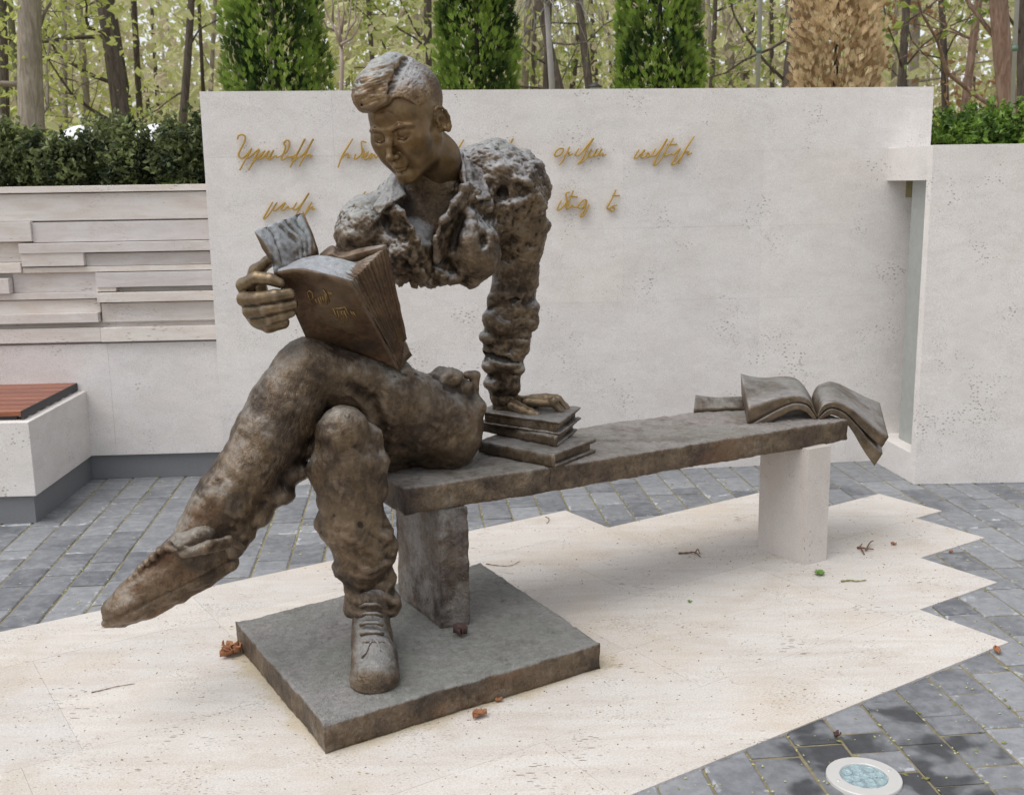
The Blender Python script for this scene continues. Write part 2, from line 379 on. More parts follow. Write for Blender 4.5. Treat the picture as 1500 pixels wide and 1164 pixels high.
# ---- grey concrete pavers laid in courses square to the wall
def paver_mat():
    t = NT('paver_concrete'); v = t.vec(world=True); r = t.rnd()
    c = t.mix(r, (0.125, 0.133, 0.150), (0.30, 0.312, 0.333)); n = t.noise(v, 6, 5, 0.6); c = t.mix(t.ramp(n, 0.35, 0.7, 0.0, 0.7), c, (0.27, 0.277, 0.29)); n5 = t.noise(v, 24, 4, 0.7); c = t.mix(0.5, c, t.mix(t.ramp(n5, 0.3, 0.7), (0.6, 0.6, 0.6), (1.25, 1.25, 1.25)), 'MULTIPLY')
    wet = t.ramp(t.noise(v, 2.3, 3, 0.5, 0.5), 0.62, 0.66, 0.0, 0.0); f = t.noise(v, 160, 3, 0.7)
    # lime bloom: pale rings near some stone rims
    e = t.noise(v, 14, 4, 0.6, 1.2); area = t.ramp(t.noise(v, 1.7, 3), 0.43, 0.56)
    rim = t.attr('rim'); bl = t.math('MULTIPLY', t.ramp(t.math('ADD', t.math('MULTIPLY', e, 0.7), t.math('MULTIPLY', rim, 0.14)), 0.49, 0.58), area)
    bl = t.math('MULTIPLY', bl, t.ramp(r, 0.25, 0.5, 0.2, 0.95))
    c = t.mix(bl, c, (0.47, 0.49, 0.52)); c = t.mix(0.25, c, t.mix(f, (0.3, 0.3, 0.3), (1, 1, 1)), 'MULTIPLY')
    t.set('Base Color', c); t.set('Roughness', t.ramp(n, 0.3, 0.7, 0.55, 0.8)); t.set('Normal', t.bump(t.math('ADD', f, n), 0.002, 0.6)); return t.m
M_pav = paver_mat()
def damp_mat():
    t = NT('paver_damp'); v = t.vec(world=True); n = t.noise(v, 5.5, 3, 0.5, 0.3); f = t.noise(v, 160, 3, 0.7)
    c = t.mix(t.ramp(n, 0.44, 0.56), (0.20, 0.208, 0.222), (0.062, 0.064, 0.070)); n5 = t.noise(v, 24, 4, 0.7); c = t.mix(0.5, c, t.mix(t.ramp(n5, 0.3, 0.7), (0.6, 0.6, 0.6), (1.25, 1.25, 1.25)), 'MULTIPLY'); c = t.mix(0.25, c, t.mix(f, (0.3, 0.3, 0.3), (1, 1, 1)), 'MULTIPLY')
    t.set('Base Color', c); t.set('Roughness', 0.6); t.set('Normal', t.bump(f, 0.002, 0.5)); return t.m
M_damp = damp_mat()
def paver_mesh(l, w, seed):
    """a stone with a slightly worn rim: top grid with a chamfer"""
    r = random.Random(seed); g = 0.0036; ch = 0.005; a, c = l / 2 - g, w / 2 - g
    def ring(o, z, j=0.0008):
        return [(sx * (a - o) + r.uniform(-j, j), sy * (c - o) + r.uniform(-j, j), z) for sx, sy in ((-1, -1), (0, -1), (1, -1), (1, 0), (1, 1), (0, 1), (-1, 1), (-1, 0))]
    V = ring(0, -0.02) + ring(0, -0.004) + ring(ch, 0.0) + ring(0.02, 0.0008) + [(0, 0, 0.001)]
    Fq = []
    for k in range(3):
        for i in range(8): Fq.append((k * 8 + i, k * 8 + (i + 1) % 8, (k + 1) * 8 + (i + 1) % 8, (k + 1) * 8 + i))
    Ft = [(24 + i, 24 + (i + 1) % 8, 32) for i in range(8)]
    rim = [1.0] * 24 + [0.25] * 8 + [0.0]
    return np_mesh('paver', np.array(V), [np.array(Fq), np.array(Ft)], M_pav, False, {'rim': rim})
pav = empty('paving'); tag(pav, kind='structure')
CW = 0.1375; lens = [0.105, 0.165, 0.205, 0.245]
pmesh = {(L, k): paver_mesh(L, CW, k * 7 + i) for i, L in enumerate(lens) for k in range(3)}
cand = []
PA = R_(5.5); PD = np.array([math.cos(PA), math.sin(PA)]); PN = np.array([-PD[1], PD[0]])
def in_floor(p, m=0.0):
    u, v = p @ FU, p @ FV
    for v0, v1, ue in rows:
        if v0 - m <= v <= v1 + m and -1.7 <= u <= ue + m: return True
    return False
rnd = random.Random(11)
for ci in range(-26, 42):
    s = 1.0095 - 0.0045 + ci * CW + CW / 2 + 0.0
    t_ = 1.5 + rnd.uniform(0, 0.2)
    while t_ < 5.9:
        L = rnd.choice(lens); tc = t_ + L / 2; t_ += L
        p = PD * s + PN * tc
        a, c = L / 2, CW / 2
        cs = [p + PD * sx * c + PN * sy * a for sx in (-1, 1) for sy in (-1, 1)]
        if all(in_floor(q) for q in cs) and in_floor(p): continue
        q = MC.T @ (np.array([p[0], p[1], 0]) - _O)
        if q[2] > -0.3: continue
        X, Yp = 750 + F_PX * q[0] / -q[2], 582 - F_PX * q[1] / -q[2]
        if X < -60 or X > 1560 or Yp > 1420: continue
        if p[1] > 5.75: continue
        cand.append((q[2], p, L, rnd.randrange(3)))
cand.sort(key=lambda c: -c[0])
for i, (_, p, L, k) in enumerate(cand[:300]):
    o = ob('paver', pmesh[(L, k)], pav, (p[0], p[1], rnd.uniform(-0.0022, 0.0018))); o.rotation_euler = (rnd.uniform(-0.009, 0.009), rnd.uniform(-0.009, 0.009), PA + math.pi / 2 + rnd.uniform(-0.006, 0.006))
    if math.hypot(p[0] - 0.92, p[1] - 2.66) < 0.34 and p[1] < 2.85 and i % 3 != 1:
        o.material_slots[0].link = 'OBJECT'; o.material_slots[0].material = M_damp
rest = MB(); rimv = []
for (_, p, L, k) in cand[300:]:
    me = pmesh[(L, k)]; c_, s_ = math.cos(PA + math.pi / 2), math.sin(PA + math.pi / 2); z0 = rnd.uniform(-0.0015, 0.0015)
    rest.poly([(p[0] + v.co.x * c_ - v.co.y * s_, p[1] + v.co.x * s_ + v.co.y * c_, v.co.z + z0) for v in me.vertices], [list(f.vertices) for f in me.polygons])
if rest.v: tag(rest.build('far_pavers', M_pav, pav), kind='stuff')

# ---- main inscription wall
main_wall = empty('inscription_wall', W0)
tag(main_wall, 'tall pale travertine wall carrying the gold handwritten inscription behind the statue', 'wall')
WX0 = float((PL(292, 134, W0, WN) - W0) @ WD); WX1 = float((PL(1368, 127.2, W0, WN) - W0) @ WD); WH = 1.951
def wallbox(name, x0, x1, z0, z1, y0, y1, mat, parent, origin=W0, d=WD, n=WN, bev=0.001):
    """box in wall coordinates: x along the wall, y out of the wall towards the viewer"""
    m = MB(); m.box((x0, y0, z0), (x1, y1, z1), bev)
    pl = np.array(parent.location) if parent is not None else np.zeros(3)
    m.v = [tuple(np.array(origin) + d * x + n * y + np.array([0, 0, z]) - pl) for x, y, z in m.v]
    m.f = [tuple(reversed(f)) for f in m.f]
    return m.build(name, mat, parent)
_xa = [WX0, WX0 + 0.62, WX0 + 1.33, WX0 + 2.05, WX0 + 2.77, WX0 + 3.27, WX1]
_zr = [0.0, 0.43, 0.90, 1.27, 1.645, WH]
for j in range(5):
    for i in range(6):
        g = 0.00015; e = rnd.uniform(-0.0003, 0.0003)
        wallbox('stone_panel', _xa[i] + g, _xa[i + 1] - g, _zr[j] + g, _zr[j + 1] - (g if j < 4 else 0), -0.03, e, M_wall, main_wall, bev=0.0)
wallbox('wall_core', WX0 + 0.01, WX1 - 0.001, 0, WH - 0.004, -0.20, -0.029, M_wall, main_wall)

# ---- left wall with projecting stone strips
L0_ = np.array([-2.22, 5.563, 0.0]); LA = R_(3.0)
LD = np.array([math.cos(LA), math.sin(LA), 0]); LN = np.array([math.sin(LA), -math.cos(LA), 0])
left_wall = empty('relief_wall', (L0_[0], L0_[1], 0))
tag(left_wall, 'lower pale stone wall on the left with staggered horizontal projecting bands', 'wall')
def lx(px, py=400): return float((PL(px, py, L0_, LN) - L0_) @ LD)
def lz(px, py, off=0.0): return float(PL(px, py, L0_ + LN * off, LN)[2])
def strip(name, x0, x1, y0l, y1l, off, x_right=None):
    """pixel box (y read at the strip's middle), off = how far it stands proud"""
    xm = (max(x0, 0) + x1) / 2
    return wallbox(name, lx(x0, y0l) if x0 > -5 else -2.6, lx(x1, y0l) if x1 < 316 else lx(325), lz(xm, y1l, off), lz(xm, y0l, off), -0.04, off, M_strip, left_wall, L0_, LD, LN, 0.0015)
wallbox('wall_core', -2.6, lx(330), 0, 1.50, -0.22, -0.035, M_strip, left_wall, L0_, LD, LN)
wallbox('plinth', -2.6, lx(330), 0, 0.135, -0.035, -0.022, M_plinth, left_wall, L0_, LD, LN)
strip('capping_stone', -10, 325, 271.5, 281, 0.022)
strip('stone_band', -10, 325, 282.5, 322, 0.0)
strip('stone_band', -10, 47, 325, 354, 0.03)
strip('stone_band', 47, 325, 324, 353, 0.012)
strip('stone_band', -10, 30, 355.5, 384, -0.03)
strip('stone_band', 31, 325, 354.5, 369, 0.042)
strip('stone_band', 34, 125, 370.5, 390, 0.034)
strip('stone_band', 125, 325, 369.5, 388, 0.0)
strip('stone_band', -10, 33, 385.5, 400, 0.03)
strip('stone_band', 34, 325, 389.5, 397.5, 0.014)
strip('stone_band', -10, 17, 408, 430.5, 0.045)
strip('stone_band', 17, 142, 398.5, 428, -0.008)
strip('stone_band', 142, 325, 398, 419.5, 0.03)
strip('stone_band', 142, 171, 419.9, 427, 0.016)
strip('stone_band', 171, 325, 419.9, 427, -0.03)
strip('stone_band', -10, 145, 429, 438.5, 0.02)
strip('stone_band', 145, 325, 427.5, 441.5, 0.04)
strip('stone_band', -10, 146, 439.5, 459, 0.0)
strip('stone_band', -10, 146, 459.5, 473.5, 0.03)
strip('stone_band', 147, 325, 442.5, 470, -0.008)
strip('stone_band', -10, 325, 474, 480, -0.032)
strip('stone_band', -10, 148, 481, 502, 0.016)
strip('stone_band', 149, 325, 478.5, 499, 0.026)
xs = [-2.6, lx(-60), lx(148), lx(330)]
zl = lz(160, 503, 0)
for i in range(3): wallbox('stone_panel', xs[i] + 0.0002, xs[i + 1] - 0.0002, 0.132, zl, -0.035, 0.0, M_wall, left_wall, L0_, LD, LN)

# ---- stone bench box with timber slats, far left
BA = R_(2.1); bx = empty('stone_bench', (-2.182, 4.808, 0), BA)
tag(bx, 'pale stone block bench with reddish timber slat seat against the left wall', 'bench')
m = MB(); m.box((-1.6, 0.0, 0.132), (0.0, 0.78, 0.478), 0.002); m.build('stone_block', M_wall, bx)
m = MB(); m.box((-1.59, 0.018, 0.0), (-0.018, 0.78, 0.1315)); m.build('plinth', M_plinth, bx)
def wood():
    t = NT('slat_wood'); v = t.vec((1.5, 25, 25)); n = t.noise(v, 3, 5, 0.6, 0.4); r = t.rnd()
    c = t.mix(r, (0.23, 0.065, 0.040), (0.36, 0.125, 0.055)); c = t.mix(t.ramp(n, 0.3, 0.75), c, (0.15, 0.05, 0.035)); t.set('Base Color', c); t.set('Roughness', 0.42); t.set('Normal', t.bump(n, 0.001, 0.4)); return t.m
M_wood = wood(); M_black = plain('black_steel', (0.03, 0.03, 0.032), 0.5, 0.2)
for k in range(7):
    y = 0.045 + k * 0.104
    m = MB(); m.box((-1.57, y, 0.497), (-0.045, y + 0.088, 0.522), 0.003); m.build('slat', M_wood, bx)
for x in (-1.3, -0.5):
    pass
m = MB(); m.box((-1.55, 0.06, 0.4785), (-0.075, 0.085, 0.4965)); m.build('batten', M_black, bx)
m = MB(); m.box((-1.55, 0.70, 0.4785), (-0.075, 0.725, 0.4965)); m.build('batten', M_black, bx)
m = MB(); m.box((-0.047, 0.04, 0.484), (-0.041, 0.77, 0.521)); m.build('end_strip', M_black, bx)

# ---- right return wall with niche
RC = ZP(1338.5, 709.3); RE = ZP(1500, 706)
RD = np.array([1.0, 0.012, 0]); RD /= np.linalg.norm(RD)
SA = np.array([-0.103, 0.9947, 0])     # direction of its side running back to the inscription wall
RN = np.array([RD[1], -RD[0], 0])
right_wall = empty('return_wall', (RC[0], RC[1], 0))
tag(right_wall, 'pale stone wall standing forward on the right with a deep slot in its side', 'wall')
def rbox(name, x0, x1, s0, s1, z0, z1, mat, bev=0.001):
    m = MB(); m.box((x0, s0, z0), (x1, s1, z1), bev)
    m.v = [tuple(RD * x + SA * s + np.array([0, 0, z])) for x, s, z in m.v]; return m.build(name, mat, right_wall)
RH = 1.648
for x0, x1 in ((0.0, 0.62), (0.62, 1.5), (1.5, 3.2)):
    rbox('stone_panel', x0 + (0.0002 if x0 else 0), x1 - 0.0002, 0.0, 0.05, 0.0, RH, M_wall)
rbox('stone_sill', 0.0, 0.209, 0.051, 0.50, 0.0, 0.150, M_wall)
rbox('stone_lintel', 0.0, 0.209, 0.051, 0.50, 1.485, RH, M_wall)
rbox('door_frame', 0.080, 0.105, 0.12, 0.36, 0.151, 1.484, M_alu)
rbox('wall_core', 0.21, 3.2, 0.051, 0.50, 0.0, RH - 0.005, M_wall)

# ---- round ground lamp
gl = empty('ground_lamp', (0.8815, 2.536, 0.0)); tag(gl, 'round recessed ground light with steel ring and clear lens among the grey pavers', 'ground light')
def lathe(prof, n=40, zoff=0):
    m = MB(); V = []
    for r, z in prof: V += [(r * math.cos(2 * math.pi * k / n), r * math.sin(2 * math.pi * k / n), z) for k in range(n)]
    Fc = [(i * n + k, i * n + (k + 1) % n, (i + 1) * n + (k + 1) % n, (i + 1) * n + k) for i in range(len(prof) - 1) for k in range(n)]
    m.poly(V, Fc); return m
steel = plain('brushed_steel', (0.60, 0.59, 0.57), 0.55, 0.3, nz=0.05)
m = lathe([(0.0935, -0.015), (0.0935, 0.006), (0.0920, 0.0085), (0.0920, 0.0085), (0.061, 0.0095), (0.061, 0.0095), (0.0595, 0.008), (0.0585, 0.0)]); m.build('ring', steel, gl, True)
gt = NT('lens_glass'); gt.set('Base Color', (0.86, 0.96, 0.98)); gt.set('Roughness', 0.04); gt.set('Transmission Weight', 0.85); gt.set('IOR', 1.08)
m = lathe([(0.0590, 0.0080), (0.03, 0.0084), (0.0001, 0.0085)]); m.build('lens', gt.m, gl, True)
ref = plain('reflector', (0.36, 0.46, 0.49), 0.25, 0.3)
m = lathe([(0.0590, 0.0022), (0.0001, 0.0020)]); m.build('reflector_tray', plain('tray', (0.22, 0.30, 0.33), 0.4, 0.2), gl, True)
cup = lathe([(0.0125, 0.0020), (0.0130, 0.0050), (0.0120, 0.0066), (0.0105, 0.0056), (0.005, 0.0036), (0.0001, 0.0034)], 16).mesh('lamp_cup', ref, True)
for k in range(13):
    rr, a = (0, 0) if k == 0 else ((0.0215, k * math.pi / 2) if k < 5 else (0.043, (k - 5) * math.pi / 4 + 0.2))
    if k >= 1 and k < 5: rr, a = 0.0235, k * math.pi / 2 + 0.3
    ob('lamp_cup', cup, gl, (rr * math.cos(a), rr * math.sin(a), 0))
for k in range(2):
    m = MB(); a = 0.3 + k * math.pi; c = Vector((0.075 * math.cos(a), 0.075 * math.sin(a), 0.0))
    mm = lathe([(0.005, 0.0088), (0.0045, 0.0105), (0.0001, 0.0108)], 10); o = mm.build('screw', steel, gl, True); o.location = c
# ---- right wall top hatch etc. end of setting structures
# ================================================================ BRONZE SCULPTURE
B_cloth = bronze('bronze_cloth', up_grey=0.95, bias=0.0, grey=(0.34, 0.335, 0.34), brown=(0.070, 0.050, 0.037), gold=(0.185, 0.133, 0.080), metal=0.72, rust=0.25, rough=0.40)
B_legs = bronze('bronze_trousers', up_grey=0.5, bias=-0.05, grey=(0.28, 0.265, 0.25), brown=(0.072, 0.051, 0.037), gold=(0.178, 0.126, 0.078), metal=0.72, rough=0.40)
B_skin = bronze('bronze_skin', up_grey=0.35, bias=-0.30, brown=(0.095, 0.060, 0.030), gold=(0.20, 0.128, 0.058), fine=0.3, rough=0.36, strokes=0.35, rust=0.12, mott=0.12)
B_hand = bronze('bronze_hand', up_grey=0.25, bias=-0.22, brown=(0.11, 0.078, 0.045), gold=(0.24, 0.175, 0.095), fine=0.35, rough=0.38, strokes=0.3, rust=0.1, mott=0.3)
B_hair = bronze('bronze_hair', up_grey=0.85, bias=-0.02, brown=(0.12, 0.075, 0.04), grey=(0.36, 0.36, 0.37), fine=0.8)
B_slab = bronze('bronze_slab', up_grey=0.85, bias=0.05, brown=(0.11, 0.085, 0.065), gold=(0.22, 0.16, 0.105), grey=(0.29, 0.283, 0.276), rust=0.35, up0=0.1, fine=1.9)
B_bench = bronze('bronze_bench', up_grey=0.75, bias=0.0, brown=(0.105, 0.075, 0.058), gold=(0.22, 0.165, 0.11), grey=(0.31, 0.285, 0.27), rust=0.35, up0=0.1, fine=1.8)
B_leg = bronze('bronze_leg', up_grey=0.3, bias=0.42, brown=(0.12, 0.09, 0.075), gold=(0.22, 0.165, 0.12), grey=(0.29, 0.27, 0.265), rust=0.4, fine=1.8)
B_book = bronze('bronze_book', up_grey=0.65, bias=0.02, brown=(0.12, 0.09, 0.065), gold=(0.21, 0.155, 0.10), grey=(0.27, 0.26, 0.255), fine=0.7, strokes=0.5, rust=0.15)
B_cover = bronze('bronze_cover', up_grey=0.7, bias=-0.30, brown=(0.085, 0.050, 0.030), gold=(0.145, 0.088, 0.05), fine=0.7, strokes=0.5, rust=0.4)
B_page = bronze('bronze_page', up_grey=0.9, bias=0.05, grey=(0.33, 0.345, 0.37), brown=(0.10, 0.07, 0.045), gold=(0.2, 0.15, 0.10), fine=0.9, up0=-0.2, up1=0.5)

def curvature(V, Q, N):
    acc = np.zeros_like(V); cnt = np.zeros(len(V))
    for k in range(4):
        a, b = Q[:, k], Q[:, (k + 1) % 4]
        for c in range(3): acc[:, c] += np.bincount(a, V[b, c], len(V)) + np.bincount(b, V[a, c], len(V))
        cnt += np.bincount(a, minlength=len(V)) + np.bincount(b, minlength=len(V))
    L = acc / np.maximum(cnt, 1)[:, None] - V; cv = -(L * N).sum(1)
    for _ in range(6):
        a2 = np.zeros(len(V))
        for k in range(4):
            a, b = Q[:, k], Q[:, (k + 1) % 4]; a2 += np.bincount(a, cv[b], len(V)) + np.bincount(b, cv[a], len(V))
        cv = 0.4 * cv + 0.6 * a2 / np.maximum(cnt, 1)
    s_ = np.std(cv) + 1e-9; return np.clip(cv / s_, -2.2, 2.2)

def finish(vol_or_vq, name, mat, parent, disp=None, xf=None, cavscale=1.0):
    V, Q = vol_or_vq.mesh() if isinstance(vol_or_vq, Vol) else vol_or_vq
    N = normals(V, Q)
    cav = np.zeros(len(V))
    if disp is not None:
        a, cav = disp(V, N); V = V + N * a[:, None]
    cav = cav * cavscale * 0.45 + 0.5 * cavscale * curvature(V, Q, normals(V, Q))
    if xf is not None: V, Q = xf(V, Q)
    base = np.array(parent.location) if parent is not None else 0
    return ob(name, np_mesh(name, V - base, Q, mat, True, {'cav': cav}), parent)

def terrace(n, k, sharp=5.0):
    m = n * k; f = m - np.floor(m); return (np.floor(m) + np.clip((f - 0.5) * sharp + 0.5, 0, 1)) / k
def clay(amp=1.0, fr=1.0, seed=0.0, mask=None):
    def f(V, N):
        p = V + seed
        q = p + 0.02 * np.stack([noise3(p * 14), noise3(p * 14 + 5), noise3(p * 14 + 11)], 1)
        a = fbm(q, 8 * fr, 2) * 0.008
        t1 = fbm(q, 12 * fr, 2, 0.55); t2 = fbm(q + 3.3, 28 * fr, 2, 0.6)
        b = terrace(t1, 3.5, 4) * 0.021 + terrace(t2, 3.0, 3) * 0.0050
        r = 0.75 + t1 * 0.5
        c = ridge(p, 85 * fr, 2, 0.6); c2 = (c - 0.8) * 0.0014
        w = 1.0 if mask is None else mask(V)
        return (a + b + c2) * amp * w, ((r - 0.75) * 1.1 + (c - 0.8) * 0.5) * (w if mask is not None else 1)
    return f

# ---------------------------------------------------------------- plinth slab and bench
def rough_block(name, corners, z0, z1, mat, parent, seg=0.012, amp=0.003, hollow=0.0, edge=0.004, side_amp=1.0):
    """block over a 4-corner footprint with hand-worked faces (closed grid mesh)"""
    c = [np.array(q[:2], float) for q in corners]
    nu = max(2, int(np.linalg.norm(c[1] - c[0]) / seg)); nv = max(2, int(np.linalg.norm(c[3] - c[0]) / seg)); nz = max(2, int((np.max(z1) - np.min(z0)) / seg))
    Z0 = z0 if hasattr(z0, '__len__') else [z0] * 4; Z1 = z1 if hasattr(z1, '__len__') else [z1] * 4
    key = {}; V = []; Q = []
    def vid(i, j, k):
        if (i, j, k) not in key:
            u, v, w = i / nu, j / nv, k / nz
            p = (c[0] * (1 - u) + c[1] * u) * (1 - v) + (c[3] * (1 - u) + c[2] * u) * v
            bl = lambda q: (q[0] * (1 - u) + q[1] * u) * (1 - v) + (q[3] * (1 - u) + q[2] * u) * v
            key[i, j, k] = len(V); V.append((p[0], p[1], bl(Z0) * (1 - w) + bl(Z1) * w))
        return key[i, j, k]
    for i in range(nu):
        for j in range(nv):
            Q.append((vid(i, j, nz), vid(i + 1, j, nz), vid(i + 1, j + 1, nz), vid(i, j + 1, nz))); Q.append((vid(i, j, 0), vid(i, j + 1, 0), vid(i + 1, j + 1, 0), vid(i + 1, j, 0)))
        for k in range(nz):
            Q.append((vid(i, 0, k), vid(i + 1, 0, k), vid(i + 1, 0, k + 1), vid(i, 0, k + 1))); Q.append((vid(i, nv, k), vid(i, nv, k + 1), vid(i + 1, nv, k + 1), vid(i + 1, nv, k)))
    for j in range(nv):
        for k in range(nz):
            Q.append((vid(0, j, k), vid(0, j, k + 1), vid(0, j + 1, k + 1), vid(0, j + 1, k))); Q.append((vid(nu, j, k), vid(nu, j + 1, k), vid(nu, j + 1, k + 1), vid(nu, j, k + 1)))
    V = np.array(V); Q = np.array(Q); N = normals(V, Q)
    r = ridge(V, 16, 3, 0.6); lo = fbm(V, 4, 3); fi = ridge(V * np.array([1, 1, 0.35]), 55, 2)
    a = (lo * 1.2 + (r - 0.9) * 0.8 + (fi - 0.8) * 0.35) * amp
    crease = 1 - np.abs(N).max(1); a = a - np.where(crease > 0.2, edge, 0)
    V = V + N * a[:, None]; V[:, 2] = np.maximum(V[:, 2], min(Z0) if min(Z0) < 0.1 else -1)
    base = np.array(parent.location) if parent is not None else 0
    return ob(name, np_mesh(name, V - base, Q, mat, True, {'cav': 0.25 * (r - 0.75) + 0.3 * (fi - 0.8) + np.where(crease > 0.2, 0.7, 0)}), parent)
ZT = 0.092
pA, pB, pD, pC = ZP(475, 1060, ZT), ZP(879, 941, ZT), ZP(345, 910, ZT), ZP(704, 823, ZT)
base_slab = rough_block('statue_base', [pA, pB, pC, pD], 0.0055, ZT, B_slab, None, 0.010, 0.0028, edge=0.003)
tag(base_slab, 'low rough bronze base slab under the statue foot and bench leg', 'statue base')

bench = empty('bronze_bench', (-0.2, 3.6, 0)); tag(bench, 'long bronze bench with one bronze leg and one pale stone post', 'bench')
bd = np.array([0.855, 0.518]); bn = np.array([-0.518, 0.855])
f0 = np.array([0.121, 3.507]); fl = np.array([-0.338, 3.240]); fr = np.array([1.342, 4.25])
rough_block('bench_seat', [fl, f0 - bn * 0.002, f0 + bn * 0.455, fl + bn * 0.46], [0.496, 0.488, 0.488, 0.496], [0.586, 0.577, 0.577, 0.586], B_bench, bench, 0.011, 0.0035, edge=0.004)
rough_block('bench_seat', [f0, fr, fr + bn * 0.44, f0 + bn * 0.4545], [0.488, 0.468, 0.468, 0.488], [0.576, 0.560, 0.560, 0.576], B_bench, bench, 0.011, 0.0035, edge=0.004)
lM, lL, lR = ZP(651, 924, ZT), ZP(588.3, 876, ZT), ZP(693.5, 917, ZT)
lB = lL + (lR - lM) + (lL - lM) * 0.0
_sh = bn * 0.02
rough_block('bench_leg', [lM[:2] + _sh, lR[:2] + _sh, lB[:2] + _sh, lL[:2] + _sh], ZT - 0.004, 0.496, B_leg, bench, 0.009, 0.0035)
pM, pR, pL_ = ZP(1178.4, 828, 0.005), ZP(1210.5, 820, 0.005), ZP(1109.8, 803, 0.005)
m = MB(); q4 = [pM, pR + (pR - pM) * 0.75, pL_ + (pR - pM) * 1.75, pL_]
m.poly([(q[0], q[1], 0.005) for q in q4] + [(q[0], q[1], 0.466) for q in q4], [(0, 3, 2, 1), (4, 5, 6, 7), (0, 1, 5, 4), (1, 2, 6, 5), (2, 3, 7, 6), (3, 0, 4, 7)])
# true corner positions: the narrow face is the one towards the right
q4 = [pM, pR, pR + (pL_ - pM), pL_]
m = MB(); m.poly([(q[0] + 0.2, q[1] - 3.6, 0.005) for q in q4] + [(q[0] + 0.2, q[1] - 3.6, 0.476) for q in q4], [(0, 3, 2, 1), (4, 5, 6, 7), (0, 1, 5, 4), (1, 2, 6, 5), (2, 3, 7, 6), (3, 0, 4, 7)])
M_post = stone('post_travertine', (0.66, 0.62, 0.585), (0.61, 0.555, 0.51), (0.16, 0.12, 0.09), streak=(1, 1, 0.5), pits=0.6, stain=0.3, dirt=(0.52, 0.45, 0.38), pitscale=1.6, grain=0.25)
m.build('stone_post', M_post, bench)

# ---------------------------------------------------------------- figure
statue = empty('reader_statue', (-0.35, 3.35, 0))
tag(statue, 'bronze statue of a seated young man, legs crossed, looking down at a book', 'statue')

def spine(pts):  # [(px,py,Y,rpx)] -> [(point, radius)]
    return [(P(x, y, Y), RM(r, Y)) for x, y, Y, r in pts]
# --- legs and hips -------------------------------------------------
lv = Vol((-0.98, 2.85, 0.16), (0.06, 3.95, 1.12), 0.0055)
# crossing thigh (his left), hip to knee
lv.chain(spine([(640, 628, 3.56, 63), (600, 607, 3.47, 62), (560, 582, 3.40, 55), (505, 553, 3.32, 47), (452, 546, 3.24, 46)]), 0.03)
lv.ell(P(655, 620, 3.60), (0.115, 0.16, 0.15), 0.05)
lv.cone(P(600, 640, 3.72), P(520, 650, 3.30), 0.125, 0.09, 0.04)          # hidden right thigh
lv.cone(P(620, 640, 3.75), P(560, 655, 3.55), 0.14, 0.12, 0.04)
# crossing calf
lv.chain(spine([(448, 546, 3.24, 47), (418, 590, 3.20, 52), (396, 640, 3.17, 53), (366, 690, 3.13, 49), (332, 735, 3.09, 45), (300, 775, 3.06, 40)]), 0.02)
lv.cone(P(452, 520, 3.25), P(476, 530, 3.28), RM(24, 3.25), RM(24, 3.28), 0.03)
# trouser bulges on the underside of the calf
for x, y, Y, r in [(430, 690, 3.17, 20), (408, 722, 3.14, 20), (386, 735, 3.12, 16), (378, 755, 3.11, 17), (350, 778, 3.08, 20), (338, 800, 3.06, 19), (445, 625, 3.2, 22), (452, 655, 3.2, 18), (300, 745, 3.05, 17), (270, 782, 3.03, 16), (318, 705, 3.08, 16)]:
    lv.ell(P(x, y, Y), np.array([1.15, 1.3, 0.9]) * RM(r * 1.08, Y), 0.022)
# planted leg (his right)
lv.chain(spine([(502, 640, 3.10, 38), (506, 668, 3.11, 46), (511, 715, 3.12, 49), (516, 765, 3.13, 47), (532, 815, 3.14, 39), (541, 858, 3.16, 33), (544, 884, 3.17, 33)]), 0.012)
lv.cone(P(502, 628, 3.08), P(506, 640, 3.2), RM(35, 3.08), RM(42, 3.2), 0.02)
for x, y, Y, r in [(470, 690, 3.12, 20), (554, 678, 3.14, 18), (547, 640, 3.16, 16), (556, 716, 3.14, 14), (474, 770, 3.13, 12), (562, 778, 3.14, 14), (566, 806, 3.15, 17), (568, 848, 3.16, 13), (512, 893, 3.16, 13), (574, 886, 3.16, 14), (500, 836, 3.14, 12), (518, 868, 3.15, 11), (540, 890, 3.13, 26)]:
    lv.ell(P(x, y, Y), np.array([1.1, 1.2, 1.2]) * RM(r * 0.96, Y), 0.034)
# folds: carved grooves
def groove(v, pts, r, k=0.012):
    for (a, b) in zip(pts[:-1], pts[1:]): v.cone(P(*a), P(*b), r, r * 0.8, k, sub=True)
groove(lv, [(472, 604, 3.12), (486, 578, 3.15), (516, 568, 3.20), (545, 588, 3.25), (560, 630, 3.28), (572, 672, 3.34)], 0.024, 0.012)
groove(lv, [(500, 572, 3.18), (530, 575, 3.22), (552, 605, 3.26)], 0.024, 0.01)
lv.cone(P(472, 592, 3.30), P(530, 610, 3.40), 0.06, 0.07, 0.02)
groove(lv, [(560, 650, 3.40), (585, 672, 3.46)], 0.02, 0.02)
for x, y, Y in [(530, 772, 3.03), (566, 748, 3.06)]:
    lv.ell(P(x, y, Y), (0.013, 0.02, 0.016), 0.012, sub=True)
